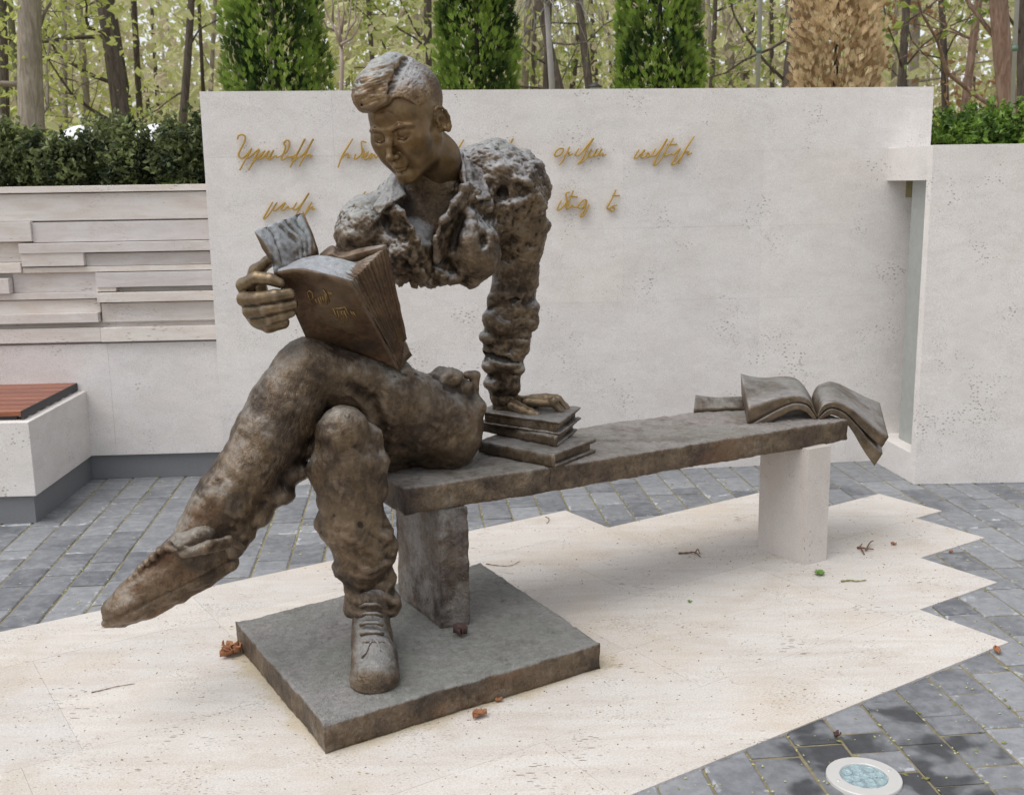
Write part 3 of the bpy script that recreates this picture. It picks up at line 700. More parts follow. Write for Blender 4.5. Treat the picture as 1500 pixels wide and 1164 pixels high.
# broken waist rim
for x, y, Y, r in [(646, 561, 3.53, 19), (662, 553, 3.51, 13), (650, 549, 3.55, 11), (676, 566, 3.56, 13), (636, 556, 3.60, 14), (688, 596, 3.58, 22), (615, 562, 3.58, 15)]:
    lv.ell(P(x, y, Y), np.array([1.25, 1, 0.95]) * RM(r, Y), 0.02)
lv.cone(P(690, 582, 3.60), P(697, 550, 3.60), RM(11, 3.6), RM(6, 3.6), 0.014); lv.cone(P(697, 552, 3.60), P(684, 549, 3.59), RM(6, 3.6), RM(4, 3.6), 0.006)
lv.ell(P(628, 545, 3.64), (0.10, 0.075, 0.07), 0.02, sub=True)
def leg_disp(V, N):
    a, c = clay(0.12, 1.0, 3.0)(V, N)
    # wavy tool strokes running along the cloth
    q = V @ np.array([[0.9, 0.2, 0.3], [-0.2, 0.9, 0.1], [-0.35, 0, 0.9]]); s = noise3(q * np.array([95, 40, 16]) + 2.5 * noise3(V * 13)[:, None])
    # heavy cloth folds across the limb, tight above the hems
    ax = np.array([-0.42, -0.1, -0.9]) / 0.998; u = V @ ax; low = np.clip((0.62 - V[:, 2]) * 4, 0, 1)
    wv = V + 0.03 * np.stack([noise3(V * 9), noise3(V * 9 + 4), noise3(V * 9 + 8)], 1)
    n1 = noise3(np.stack([wv[:, 0] * 6, wv[:, 1] * 6, (wv @ ax) * 17], 1)); n2 = noise3(np.stack([wv[:, 0] * 9 + 5, wv[:, 1] * 9, (wv @ ax) * 30], 1))
    a = a + (np.abs(n1) - 0.25) * (0.006 + 0.011 * low) * (0.4 + 1.2 * np.clip(noise3(V * 4) + 0.4, 0, 1)) + (np.abs(n2) - 0.2) * (0.002 + 0.008 * low); c = c + (np.abs(n1) - 0.25) * 1.2
    rim = np.clip((V[:, 2] - 0.86) * 12, 0, 1) * np.clip((V[:, 0] + 0.42) * 8, 0, 1); t_ = terrace(fbm(wv, 16, 2), 3, 4); a = a + rim * t_ * 0.022; c = c + rim * t_
    return a + fbm(V, 7, 2) * 0.006 + s * 0.0019, c * 0.35 + s * 0.45
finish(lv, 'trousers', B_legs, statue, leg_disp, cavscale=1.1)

# --- shoes ---------------------------------------------------------
sv = Vol((-0.62, 2.75, 0.088), (-0.24, 3.38, 0.46), 0.0042)
toe, heel = P(552, 1000, 2.93), P(544, 945, 3.20)
tz = lambda x, y, Y, z: np.array([P(x, y, Y)[0], Y, z])
sv.chain([(np.array([-0.452, 3.215, 0.145]), 0.052), (np.array([-0.435, 3.10, 0.145]), 0.056), (np.array([-0.415, 2.985, 0.135]), 0.062), (np.array([-0.402, 2.915, 0.125]), 0.052)], 0.03)
sv.chain([(np.array([-0.440, 3.17, 0.235]), 0.062), (np.array([-0.437, 3.13, 0.275]), 0.054)], 0.03)
sv.chain([(np.array([-0.438, 3.12, 0.20]), 0.052), (np.array([-0.42, 3.0, 0.165]), 0.048)], 0.03)
sv.ell((-0.402, 2.925, 0.128), (0.066, 0.068, 0.050), 0.02)
# sole welt
sv.chain([(np.array([-0.452, 3.215, 0.103]), 0.060), (np.array([-0.432, 3.08, 0.103]), 0.062), (np.array([-0.407, 2.93, 0.103]), 0.072)], 0.006)
sv.chain([(np.array([-0.452, 3.215, 0.124]), 0.0), (np.array([-0.407, 2.93, 0.124]), 0.0)], 0.0)
sv.op(lambda X, Y, Z: (0.090 - Z) + 0 * X + 0 * Y, (-0.62, 2.75, 0.08), (-0.24, 3.38, 0.10), 0.0, False) if False else None
sv.d = np.maximum(sv.d, (0.0925 - (sv.lo[2] + sv.h * np.arange(sv.n[2])))[None, None, :].astype(np.float32))
def shoe_disp(V, N):
    a, c = clay(0.16, 1.3, 1.0)(V, N); return a, c * 0.8
finish(sv, 'shoe', B_slab, statue, shoe_disp)
def lace(pts, r, name='lace', mat=B_slab, par=None):
    m = MB(); m.tube(pts, r, 7); o = m.build(name, mat, par or statue, True)
    l = np.array((par or statue).location); o.data.vertices.foreach_set('co', (np.array([v.co for v in o.data.vertices]) - l).ravel()); o.data.update(); return o
for i in range(5):
    y = 3.075 - i * 0.027; z = 0.272 - i * 0.0175; x = -0.432 + i * 0.004
    lace([(x - 0.033, y + 0.006, z - 0.008), (x - 0.015, y - 0.004, z + 0.004), (x + 0.015, y - 0.004, z + 0.004), (x + 0.033, y + 0.006, z - 0.008)], 0.0058)
lace([(-0.414, 2.965, 0.212), (-0.425, 2.948, 0.2), (-0.43, 2.93, 0.187), (-0.442, 2.915, 0.178)], 0.003)
lace([(-0.410, 2.965, 0.212), (-0.398, 2.955, 0.205), (-0.392, 2.94, 0.19), (-0.388, 2.935, 0.186)], 0.0032)

# crossing foot
cv = Vol((-1.28, 2.72, 0.20), (-0.72, 3.22, 0.68), 0.0048)
cv.chain(spine([(322, 806, 3.05, 27), (285, 826, 3.02, 31), (240, 852, 2.98, 29), (200, 876, 2.95, 24), (170, 894, 2.92, 17)]), 0.03)
cv.chain(spine([(300, 785, 3.03, 30), (262, 812, 3.0, 28), (222, 845, 2.97, 24), (186, 872, 2.94, 18)]), 0.02)
cv.chain(spine([(336, 822, 3.05, 13), (298, 846, 3.03, 14), (262, 868, 3.0, 14), (216, 893, 2.96, 13), (180, 906, 2.94, 10), (158, 908, 2.92, 8)]), 0.008)
cv.ell(P(185, 888, 2.93), (0.06, 0.055, 0.04), 0.02)
cv.chain(spine([(352, 800, 3.02, 5), (334, 790, 2.97, 6), (306, 796, 2.93, 6), (280, 806, 2.91, 5), (262, 800, 2.90, 5)]), 0.006)
for x, y, r in [(246, 800, 7), (234, 806, 6), (225, 815, 6), (216, 823, 5), (207, 831, 6), (199, 840, 5), (192, 847, 5)]:
    cv.ell(P(x, y, 2.94), np.array([1, 1.6, 1]) * RM(r, 2.94), 0.006)
cv.chain(spine([(245, 800, 2.93, 4), (268, 812, 2.90, 5), (300, 806, 2.92, 5), (330, 800, 2.97, 5)]), 0.01)
_A, _B = P(349, 832, 3.03), P(165, 917, 2.92); _d = (_B - _A)[[0, 2]]; _d /= np.linalg.norm(_d); _n = np.array([_d[1], -_d[0]]) * np.sign(-_d[0] * 1.0)
if _n[1] < 0: _n = -_n
def sole_band(V):
    h = (V[:, [0, 2]] - _A[[0, 2]]) @ _n - 0.002; u = (V[:, [0, 2]] - _A[[0, 2]]) @ _d
    return np.clip((0.024 - h) * 160, 0, 1) * 0.0045 - np.exp(-((h - 0.028) / 0.0035) ** 2) * 0.0035
finish(cv, 'shoe', B_legs, statue, lambda V, N: (lambda r: (r[0] + sole_band(V) + noise3(V * np.array([60, 60, 130])) * 0.0012, r[1] * 0.8))(clay(0.2, 1.25, 6.0)(V, N)))

# --- torso, shoulders, left arm ---------------------------------------
tv = Vol((-0.66, 3.2, 0.68), (0.20, 4.02, 1.74), 0.0044)
tv.ell(P(640, 322, 3.60), (0.215, 0.125, 0.175), 0.03)
tv.ell(P(690, 300, 3.66), (0.20, 0.12, 0.16), 0.05)
tv.ell(P(545, 338, 3.54), (0.105, 0.11, 0.115), 0.05)          # his right shoulder
tv.ell(P(522, 350, 3.52), (0.065, 0.09, 0.10), 0.04)
tv.ell(P(752, 276, 3.68), (0.122, 0.125, 0.118), 0.05)          # his left shoulder
tv.ell(P(735, 250, 3.68), (0.11, 0.11, 0.065), 0.04)
tv.cone(P(600, 300, 3.60), P(715, 255, 3.66), 0.095, 0.10, 0.05)      # yoke
tv.cone(P(630, 262, 3.62), P(655, 300, 3.62), 0.085, 0.11, 0.04)
tv.ell(P(600, 368, 3.47), (0.085, 0.075, 0.085), 0.04)         # chest
tv.ell(P(690, 365, 3.50), (0.090, 0.085, 0.105), 0.035)
tv.ell(P(640, 385, 3.56), (0.13, 0.08, 0.065), 0.04)
for x, y, Y, r in [(575, 388, 3.50, 16), (606, 396, 3.50, 15), (628, 396, 3.52, 12), (652, 398, 3.50, 15), (676, 404, 3.50, 15), (690, 405, 3.50, 14), (706, 392, 3.52, 16), (720, 375, 3.54, 15), (690, 412, 3.49, 9), (672, 408, 3.48, 9), (700, 404, 3.52, 9), (607, 405, 3.48, 9), (622, 399, 3.49, 7), (650, 405, 3.52, 8), (590, 398, 3.48, 8), (560, 370, 3.5, 14), (640, 396, 3.62, 16), (600, 385, 3.62, 18), (690, 385, 3.64, 20)]:
    tv.ell(P(x, y, Y), np.array([1, 1, 1]) * RM(r, Y), 0.02)
# arm, rolled and creased sleeve
AY = lambda y: 3.70 + max(0, y - 290) / 300 * 0.14
tv.chain(spine([(760, 290, AY(290), 44), (760, 345, AY(345), 37), (758, 395, AY(395), 31), (748, 455, AY(455), 33), (741, 500, AY(500), 30), (739, 540, AY(540), 25), (737, 575, AY(575), 19), (739, 592, AY(592), 16)]), 0.02)
for x, y, r in [(790, 330, 14), (778, 372, 13), (728, 440, 14), (722, 466, 13), (772, 452, 15), (776, 472, 13), (718, 494, 14), (762, 494, 15), (764, 512, 13), (718, 514, 12), (720, 534, 13), (754, 540, 13), (724, 562, 13), (750, 564, 12), (745, 425, 20), (740, 470, 24), (742, 520, 22)]:
    tv.ell(P(x, y, AY(y) - 0.03), np.array([1.15, 1.25, 0.9]) * RM(r, 3.74), 0.02)
for a, b in [((716, 452), (770, 430)), ((712, 518), (765, 530)), ((718, 552), (757, 546))]:
    c_ = ((a[0] + b[0]) / 2, (a[1] + b[1]) / 2); q_ = AY(c_[1])
    groove(tv, [(a[0], a[1], q_ - 0.05), (c_[0], c_[1] + 5, q_ - 0.092), (b[0], b[1], q_ - 0.05)], 0.008, 0.014)
# neck and the smooth chest in the open shirt
tv.cone(P(634, 245, 3.53), P(648, 300, 3.60), 0.085, 0.11, 0.02)
# open shirt: hollow between the plackets
tv.chain([(P(628, 285, 3.375), 0.045), (P(620, 325, 3.36), 0.032), (P(624, 362, 3.37), 0.014)], 0.02, sub=True)
# plackets: standing strips of cloth
def strip_sheet(v, A, B_, th, k):
    for i in range(len(A) - 1):
        v.tri(A[i], A[i + 1], B_[i], th, k); v.tri(A[i + 1], B_[i + 1], B_[i], th, k)
strip_sheet(tv, [P(686, 266, 3.45), P(664, 300, 3.40), P(648, 325, 3.375), P(638, 350, 3.375), P(640, 382, 3.40)], [P(702, 284, 3.50), P(684, 312, 3.47), P(668, 336, 3.45), P(658, 362, 3.45), P(656, 388, 3.47)], 0.006, 0.012)
strip_sheet(tv, [P(572, 296, 3.42), P(590, 312, 3.395), P(604, 334, 3.385), P(612, 352, 3.39)], [P(560, 312, 3.46), P(576, 334, 3.44), P(592, 354, 3.43), P(604, 368, 3.43)], 0.006, 0.012)
# deep hollows under the folds
tv.chain([(P(680, 318, 3.44), 0.010), (P(668, 345, 3.425), 0.014), (P(664, 368, 3.43), 0.011)], 0.012, sub=True)
tv.ell(P(708, 352, 3.42), (0.018, 0.035, 0.030), 0.012, sub=True)
tv.chain([(P(742, 350, 3.56), 0.020), (P(744, 378, 3.58), 0.026), (P(738, 400, 3.60), 0.012)], 0.016, sub=True)
tv.ell(P(566, 333, 3.40), (0.024, 0.03, 0.020), 0.012, sub=True)
tv.chain([(P(632, 372, 3.40), 0.008), (P(622, 392, 3.42), 0.014), (P(640, 402, 3.44), 0.010)], 0.012, sub=True)
tv.chain([(P(590, 392, 3.40), 0.008), (P(606, 404, 3.42), 0.008)], 0.01, sub=True)
tv.ell(P(737, 285, 3.545), (0.016, 0.02, 0.022), 0.01, sub=True)
tv.chain([(P(690, 300, 3.48), 0.006), (P(696, 335, 3.42), 0.012), (P(690, 350, 3.42), 0.006)], 0.012, sub=True)
tv.chain([(P(690, 318, 3.45), 0.014), (P(686, 355, 3.43), 0.018), (P(688, 392, 3.45), 0.016)], 0.03)
# shoulder seam folds
for pts in [[(742, 330, 3.57), (752, 300, 3.55), (778, 290, 3.58)], [(756, 262, 3.56), (770, 268, 3.56), (790, 290, 3.6)], [(730, 262, 3.57), (720, 285, 3.54), (718, 310, 3.52)]]:
    tv.chain([(P(*q), 0.010) for q in pts], 0.012)
def torso_disp(V, N):
    # smooth in the V of the open shirt, rough elsewhere
    c0 = P(622, 300, 3.50); dd = np.sqrt(((V - c0) / np.array([0.085, 0.16, 0.13])) ** 2 @ np.ones(3)); w = np.clip((dd - 0.75) * 2.2, 0.12, 1)
    wz = np.where(V[:, 2] < 1.28, 0.75, 1.0)
    a, c = clay(0.5, 1.15, 0.0)(V, N); fine = ridge(V, 60, 3) - 0.8
    wz = wz * (0.55 + 0.9 * np.clip(noise3(V * 5) + 0.5, 0, 1))
    rag = np.clip((1.33 - V[:, 2]) * 8, 0, 1) * np.clip((-0.07 - V[:, 0]) * 12, 0, 1); t3 = terrace(fbm(V + 7, 17, 2), 3, 4); a = a + rag * t3 * 0.035; c = c + rag * t3 * 1.5
    wv = V + 0.02 * np.stack([noise3(V * 12), noise3(V * 12 + 4), noise3(V * 12 + 8)], 1); sl = np.clip((V[:, 0] - 0.0) * 0 + (1.30 - V[:, 2]) * 5, 0, 1) * np.clip((V[:, 0] + 0.16) * 20, 0, 1)
    n1 = np.abs(noise3(wv * np.array([7, 7, 19]))); a = a + sl * (n1 - 0.22) * 0.014; c = c + sl * (n1 - 0.22) * 1.5
    return (a + fine * 0.0016) * w * wz + fbm(V, 8, 2) * 0.004, (c * 0.7 + fine * 0.8) * w
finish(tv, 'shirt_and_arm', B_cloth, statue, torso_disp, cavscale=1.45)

# shirt collar flaps: own grids so the lips stay crisp
def flap(tris):
    pts = np.array([P(*q) for t in tris for q in t[:3]]); kv = Vol(pts.min(0) - 0.03, pts.max(0) + 0.03, 0.0040)
    for t in tris: kv.tri(P(*t[0]), P(*t[1]), P(*t[2]), t[3] if len(t) > 3 else 0.0055, 0.008)
    finish(kv, 'collar', B_cloth, statue, lambda V, N: (lambda r: (r[0] * 0.22, r[1] * 0.8))(clay(1.0, 1.4, 2.0)(V, N)))
# viewer-right flap: rises behind the neck, folds over the shoulder
flap([((664, 214, 3.60), (686, 236, 3.56), (690, 272, 3.49)), ((686, 236, 3.56), (690, 272, 3.49), (716, 291, 3.50)), ((686, 236, 3.56), (716, 291, 3.50), (706, 250, 3.56)), ((690, 272, 3.49), (680, 266, 3.46), (664, 214, 3.60)),
      ((664, 214, 3.60), (676, 226, 3.52), (682, 276, 3.44), 0.007), ((664, 214, 3.60), (656, 218, 3.68), (686, 236, 3.66)), ((690, 272, 3.49), (716, 291, 3.50), (700, 292, 3.46))])
# viewer-left flap
flap([((578, 256, 3.50), (592, 285, 3.43), (572, 298, 3.40)), ((578, 256, 3.50), (572, 298, 3.40), (550, 304, 3.44)), ((578, 256, 3.50), (574, 258, 3.58), (550, 304, 3.44)), ((572, 298, 3.40), (550, 304, 3.44), (556, 313, 3.41)), ((590, 250, 3.58), (578, 256, 3.50), (590, 290, 3.44), 0.006)])

# --- head ---------------------------------------------------------------
HY, HP, HR, HS = R_(25.5), R_(-25), R_(-5), 1.315
def _rot():
    cz, sz, cp, sp, cr, sr = math.cos(HY), math.sin(HY), math.cos(HP), math.sin(HP), math.cos(HR), math.sin(HR)
    return np.diag([1, -1, 1]) @ np.array([[cz, -sz, 0], [sz, cz, 0], [0, 0, 1]]) @ np.array([[1, 0, 0], [0, cp, -sp], [0, sp, cp]]) @ np.array([[cr, 0, sr], [0, 1, 0], [-sr, 0, cr]])
HM = _rot(); HC = P(596.0, 177.5, 3.42)
def head_xf(V, Q): return HC + (V * HS) @ HM.T, Q[:, ::-1]
hv = Vol((-0.105, -0.13, -0.19), (0.105, 0.14, 0.135), 0.0017)
hv.ell((0, -0.022, 0.036), (0.077, 0.094, 0.086), 0)
hv.ell((0, 0.010, 0.020), (0.075, 0.080, 0.078), 0.02)
hv.ell((0, 0.028, -0.037), (0.051, 0.056, 0.077), 0.03)
for s_ in (-1, 1):
    hv.cone((0.057 * s_, -0.005, -0.045), (0.047 * s_, 0.020, -0.080), 0.014, 0.013, 0.03)     # jaw angle
    hv.cone((0.045 * s_, 0.022, -0.082), (0.012 * s_, 0.074, -0.108), 0.013, 0.012, 0.025)
    hv.ell((0.048 * s_, 0.052, -0.022), (0.021, 0.024, 0.022), 0.035)                          # cheekbone
    hv.ell((0.031 * s_, 0.060, -0.052), (0.021, 0.025, 0.030), 0.035)
    # eye sockets, brow, lids
    hv.ell((0.0325 * s_, 0.098, 0.001), (0.019, 0.0205, 0.0120), 0.012, sub=True)
    hv.cone((0.011 * s_, 0.0905, 0.0145), (0.034 * s_, 0.0865, 0.0205), 0.0040, 0.0042, 0.007)
    hv.cone((0.034 * s_, 0.0865, 0.0205), (0.058 * s_, 0.069, 0.0125), 0.0042, 0.0024, 0.007)
    hv.ell((0.0315 * s_, 0.0735, 0.000), (0.0175, 0.0145, 0.0135), 0.006)                    # lowered upper lid
    hv.cone((0.0165 * s_, 0.0840, -0.0070), (0.0315 * s_, 0.0885, -0.0105), 0.0010, 0.0012, 0.002)   # lid edge
    hv.cone((0.0315 * s_, 0.0885, -0.0105), (0.0480 * s_, 0.0780, -0.0065), 0.0012, 0.0010, 0.002)
    hv.cone((0.0175 * s_, 0.0850, -0.0102), (0.0315 * s_, 0.0885, -0.0140), 0.0015, 0.0019, 0.002, sub=True)
    hv.cone((0.0315 * s_, 0.0885, -0.0140), (0.0475 * s_, 0.0770, -0.0100), 0.0019, 0.0013, 0.002, sub=True)
    # nose wings
    hv.ell((0.0112 * s_, 0.100, -0.0445), (0.0062, 0.0095, 0.0062), 0.006)
    hv.ell((0.0065 * s_, 0.109, -0.0515), (0.0026, 0.0040, 0.0024), 0.003, sub=True)
    # lips
    hv.cone((0.0040 * s_, 0.1010, -0.0685), (0.0205 * s_, 0.0890, -0.0735), 0.0033, 0.0018, 0.005)
    hv.cone((0.0000 * s_, 0.0985, -0.0795), (0.0150 * s_, 0.0905, -0.0780), 0.0046, 0.0026, 0.006)
    hv.cone((0.0, 0.1052, -0.0736), (0.0215 * s_, 0.0900, -0.0752), 0.0012, 0.0010, 0.002, sub=True)
    hv.ell((0.0240 * s_, 0.090, -0.075), (0.003, 0.003, 0.003), 0.008, sub=True)
    # ear
    c = np.array((0.0765 * s_, -0.020, -0.013))
    ang = R_(-12); Rx = np.array([[1, 0, 0], [0, math.cos(ang), -math.sin(ang)], [0, math.sin(ang), math.cos(ang)]])
    az = 0.42 * s_; Rz = np.array([[math.cos(az), -math.sin(az), 0], [math.sin(az), math.cos(az), 0], [0, 0, 1]])
    Er = Rz @ Rx
    pr = []
    for th, rr in [(200, 0.6), (170, 0.9), (140, 1.0), (110, 1.0), (80, 1.0), (50, 1.0), (20, 0.98), (-10, 0.92), (-40, 0.86), (-65, 0.86), (-90, 0.92), (-112, 0.75)]:
        q = np.array([0.009, -math.cos(R_(th)) * 0.0185 * rr * -1 * -1, math.sin(R_(th)) * 0.031 * rr])
        pr.append((c + Er @ (q * np.array([s_, 1, 1])), 0.0031 if th > -60 else 0.0052))
    hv.ell(c + Er @ np.array([0.002 * s_, 0.002, 0]), (0.0085, 0.0180, 0.0305), 0.005, rot=Er)
    hv.chain(pr, 0.003)
    hv.ell(c + Er @ np.array([0.0115 * s_, 0.004, -0.003]), (0.0075, 0.0085, 0.0125), 0.003, rot=Er, sub=True)
    hv.ell(c + Er @ np.array([0.0115 * s_, -0.004, 0.014]), (0.0045, 0.0085, 0.0075), 0.003, rot=Er, sub=True)
    hv.ell(c + Er @ np.array([0.006 * s_, 0.0155, -0.005]), (0.0045, 0.0040, 0.0055), 0.003)
# nose
hv.cone((0, 0.0860, 0.0120), (0, 0.0985, -0.0120), 0.0068, 0.0062, 0.012)
hv.cone((0, 0.0985, -0.0120), (0, 0.1120, -0.0385), 0.0062, 0.0072, 0.010)
hv.ell((0, 0.0865, -0.0610), (0.020, 0.0125, 0.010), 0.012)
hv.ell((0, 0.1150, -0.0415), (0.0085, 0.0085, 0.0078), 0.006)
hv.cone((0, 0.1120, -0.0470), (0, 0.1000, -0.0510), 0.0035, 0.0035, 0.004)
hv.cone((-0.004, 0.097, -0.0885), (0.004, 0.097, -0.0885), 0.0036, 0.0036, 0.010, sub=True)
hv.ell((0, 0.0815, -0.1010), (0.0185, 0.0165, 0.0140), 0.014)
hv.cone((0, 0.03, -0.085), (0, 0.06, -0.098), 0.022, 0.016, 0.02)
# neck, in head space: runs down and back to the shoulders
ngo = lambda p: HM.T @ (np.array(p) - HC) / HS
n1, n2 = ngo(P(640, 232, 3.50)), ngo(P(652, 300, 3.60))
hv.cone((0.0, -0.022, -0.045), n1, 0.052, 0.050, 0.03); hv.cone(n1, n2, 0.051, 0.068, 0.03)
def head_disp(V, N):
    m = fbm(V, 24, 2) * 0.0007; st = noise3(V * np.array([120, 60, 90])) * 0.00025
    return m + st, np.clip(fbm(V, 30, 2), -1, 1) * 0.3
finish(hv, 'head', B_skin, statue, head_disp, head_xf, cavscale=0.4)
# hair: short sides, deep side parting, and a tall lock swept over the brow
qv = Vol((-0.11, -0.135, -0.03), (0.11, 0.15, 0.175), 0.0017)
qv.ell((0.001, -0.027, 0.042), (0.0795, 0.0950, 0.0875), 0)
qv.ell((0.0, 0.018, 0.056), (0.073, 0.064, 0.062), 0.02)
def cut(c, n):  # keep the side where (p-c).n < 0
    n = np.array(n, float); n /= np.linalg.norm(n)
    G = [qv.lo[k] + qv.h * np.arange(qv.n[k]) for k in range(3)]
    D = (G[0][:, None, None] - c[0]) * n[0] + (G[1][None, :, None] - c[1]) * n[1] + (G[2][None, None, :] - c[2]) * n[2]
    qv.d = np.maximum(qv.d, D.astype(np.float32))
# hairline: forehead and temples bare, low nape
G = [qv.lo[k] + qv.h * np.arange(qv.n[k]) for k in range(3)]
Yg, Zg, Xg = G[1][None, :, None], G[2][None, None, :], np.abs(G[0])[:, None, None]
line = 0.016 + np.clip(Yg, -0.01, 0.08) * 0.50 + np.clip((Yg - 0.035) * 1.2, 0, 0.03) - np.clip(-Yg - 0.02, 0, 0.1) * 0.9
qv.d = np.maximum(qv.d, (line - Zg).astype(np.float32) + 0 * Xg.astype(np.float32))
# the lock, swept up and forward over the brow
qv.chain([((0.004, -0.050, 0.108), 0.025), ((0.000, -0.015, 0.120), 0.031), ((-0.006, 0.026, 0.120), 0.035), ((-0.014, 0.060, 0.106), 0.032), ((-0.020, 0.082, 0.092), 0.024)], 0.02)
qv.chain([((-0.043, -0.03, 0.090), 0.028), ((-0.047, 0.015, 0.097), 0.032), ((-0.044, 0.052, 0.090), 0.029), ((-0.036, 0.078, 0.086), 0.022)], 0.025)
qv.chain([((0.016, 0.040, 0.102), 0.021), ((0.008, 0.074, 0.088), 0.020), ((-0.014, 0.092, 0.082), 0.017), ((-0.036, 0.086, 0.080), 0.014)], 0.010)
qv.chain([((0.018, -0.03, 0.128), 0.010), ((0.014, 0.018, 0.134), 0.012), ((0.008, 0.054, 0.122), 0.012)], 0.008)
qv.chain([((0.022, 0.026, 0.130), 0.0035), ((0.016, 0.060, 0.115), 0.0035), ((-0.004, 0.092, 0.100), 0.003), ((-0.028, 0.104, 0.086), 0.003)], 0.006, sub=True)
# parting: deep groove between the lock and the short side hair
qv.chain([((0.030, 0.086, 0.078), 0.006), ((0.034, 0.060, 0.104), 0.008), ((0.037, 0.025, 0.122), 0.009), ((0.036, -0.015, 0.132), 0.008), ((0.028, -0.055, 0.128), 0.005)], 0.006, sub=True)
def hair_disp(V, N):
    top = np.clip((0.045 - V[:, 0]) * 60, 0, 1) * np.clip((V[:, 2] - 0.06) * 50, 0, 1)
    w = 0.01 * noise3(V * 22)[:, None] * np.array([1, 1, 1])
    strand = noise3((V + w) * np.array([13, 45, 95])) * 0.0026 + noise3((V + w) * np.array([26, 110, 230])) * 0.0011
    tuft = ridge(V * np.array([1, 0.5, 1]), 110, 2) - 0.8
    a = top * strand + (1 - top) * tuft * 0.0007; return a, a * 300
finish(qv, 'hair', B_hair, statue, hair_disp, head_xf)

# --- hands ----------------------------------------------------------------
def finger(v, pts, k=0.004):
    v.chain([(P(x, y, Y), RM(r, Y)) for x, y, Y, r in pts], k)
# his left hand, pressing on the book stack
av = Vol(P(715, 625, 3.5) - 0.02, P(860, 555, 4.05) + 0.02, 0.0028)
finger(av, [(738, 563, 3.855, 17), (742, 589, 3.845, 16), (756, 595, 3.835, 13)], 0.012)
finger(av, [(752, 591, 3.835, 12), (772, 591, 3.815, 11)], 0.02); finger(av, [(752, 591, 3.885, 11), (778, 587, 3.915, 9)], 0.02); finger(av, [(756, 593, 3.865, 11), (782, 590, 3.865, 9)], 0.02)
finger(av, [(772, 587, 3.795, 7.5), (793, 589, 3.785, 6.5), (811, 590, 3.775, 6.2), (821, 601, 3.775, 5.6), (828, 614, 3.770, 4.6)])
finger(av, [(778, 585, 3.835, 7.5), (800, 584, 3.825, 6.5), (818, 585, 3.825, 6.2), (829, 598, 3.825, 5.6), (836, 611, 3.815, 4.5)])
finger(av, [(780, 584, 3.875, 7.2), (800, 582, 3.875, 6.2), (815, 583, 3.885, 5.8), (828, 595, 3.885, 5.2), (836, 605, 3.880, 4.2)])
finger(av, [(778, 586, 3.915, 6.5), (796, 583, 3.935, 5.6), (806, 586, 3.955, 5.0), (815, 596, 3.955, 4.2)])
finger(av, [(752, 593, 3.785, 9), (765, 600, 3.760, 8), (777, 605, 3.745, 7.2), (787, 608, 3.735, 6)], 0.010)
av.ell(P(811, 586, 3.775), np.array([1, 1, 0.9]) * RM(7.2, 3.66), 0.006)
finish(av, 'pressing_hand', B_hand, statue, lambda V, N: (fbm(V, 50, 2) * 0.0008, fbm(V, 24, 2) * 0.8 + 0.15))
# his right hand, cut at the wrist, closed round the held book
gv = Vol(P(330, 500, 3.0) - 0.01, P(450, 355, 3.42) + 0.02, 0.0028)
finger(gv, [(372, 425, 3.26, 20), (378, 452, 3.25, 20), (392, 462, 3.24, 15)], 0.02)
finger(gv, [(365, 428, 3.28, 14), (376, 398, 3.28, 11), (392, 384, 3.24, 8.0), (404, 375, 3.20, 6.2)], 0.01)
finger(gv, [(362, 424, 3.24, 13), (357, 418, 3.17, 11), (376, 407, 3.12, 9.5), (396, 409, 3.10, 8.8), (410, 415, 3.10, 7.4)], 0.004)
finger(gv, [(366, 440, 3.24, 13), (358, 438, 3.15, 11), (380, 437, 3.10, 10), (404, 433, 3.08, 9.4), (424, 430, 3.09, 7.8)], 0.004)
finger(gv, [(368, 452, 3.24, 12), (366, 456, 3.15, 10.5), (388, 454, 3.10, 9.6), (412, 449, 3.09, 8.8), (430, 445, 3.10, 7.2)], 0.004)
finger(gv, [(374, 464, 3.24, 12), (376, 469, 3.16, 9.5), (396, 468, 3.11, 8.6), (414, 463, 3.10, 7.8), (427, 458, 3.11, 6.2)], 0.004)
finger(gv, [(380, 468, 3.24, 14), (394, 476, 3.20, 11), (414, 472, 3.19, 10)], 0.01)
finish(gv, 'gripping_hand', B_hand, statue, lambda V, N: (fbm(V, 50, 2) * 0.0009, fbm(V, 24, 2) * 0.7 - 0.05))
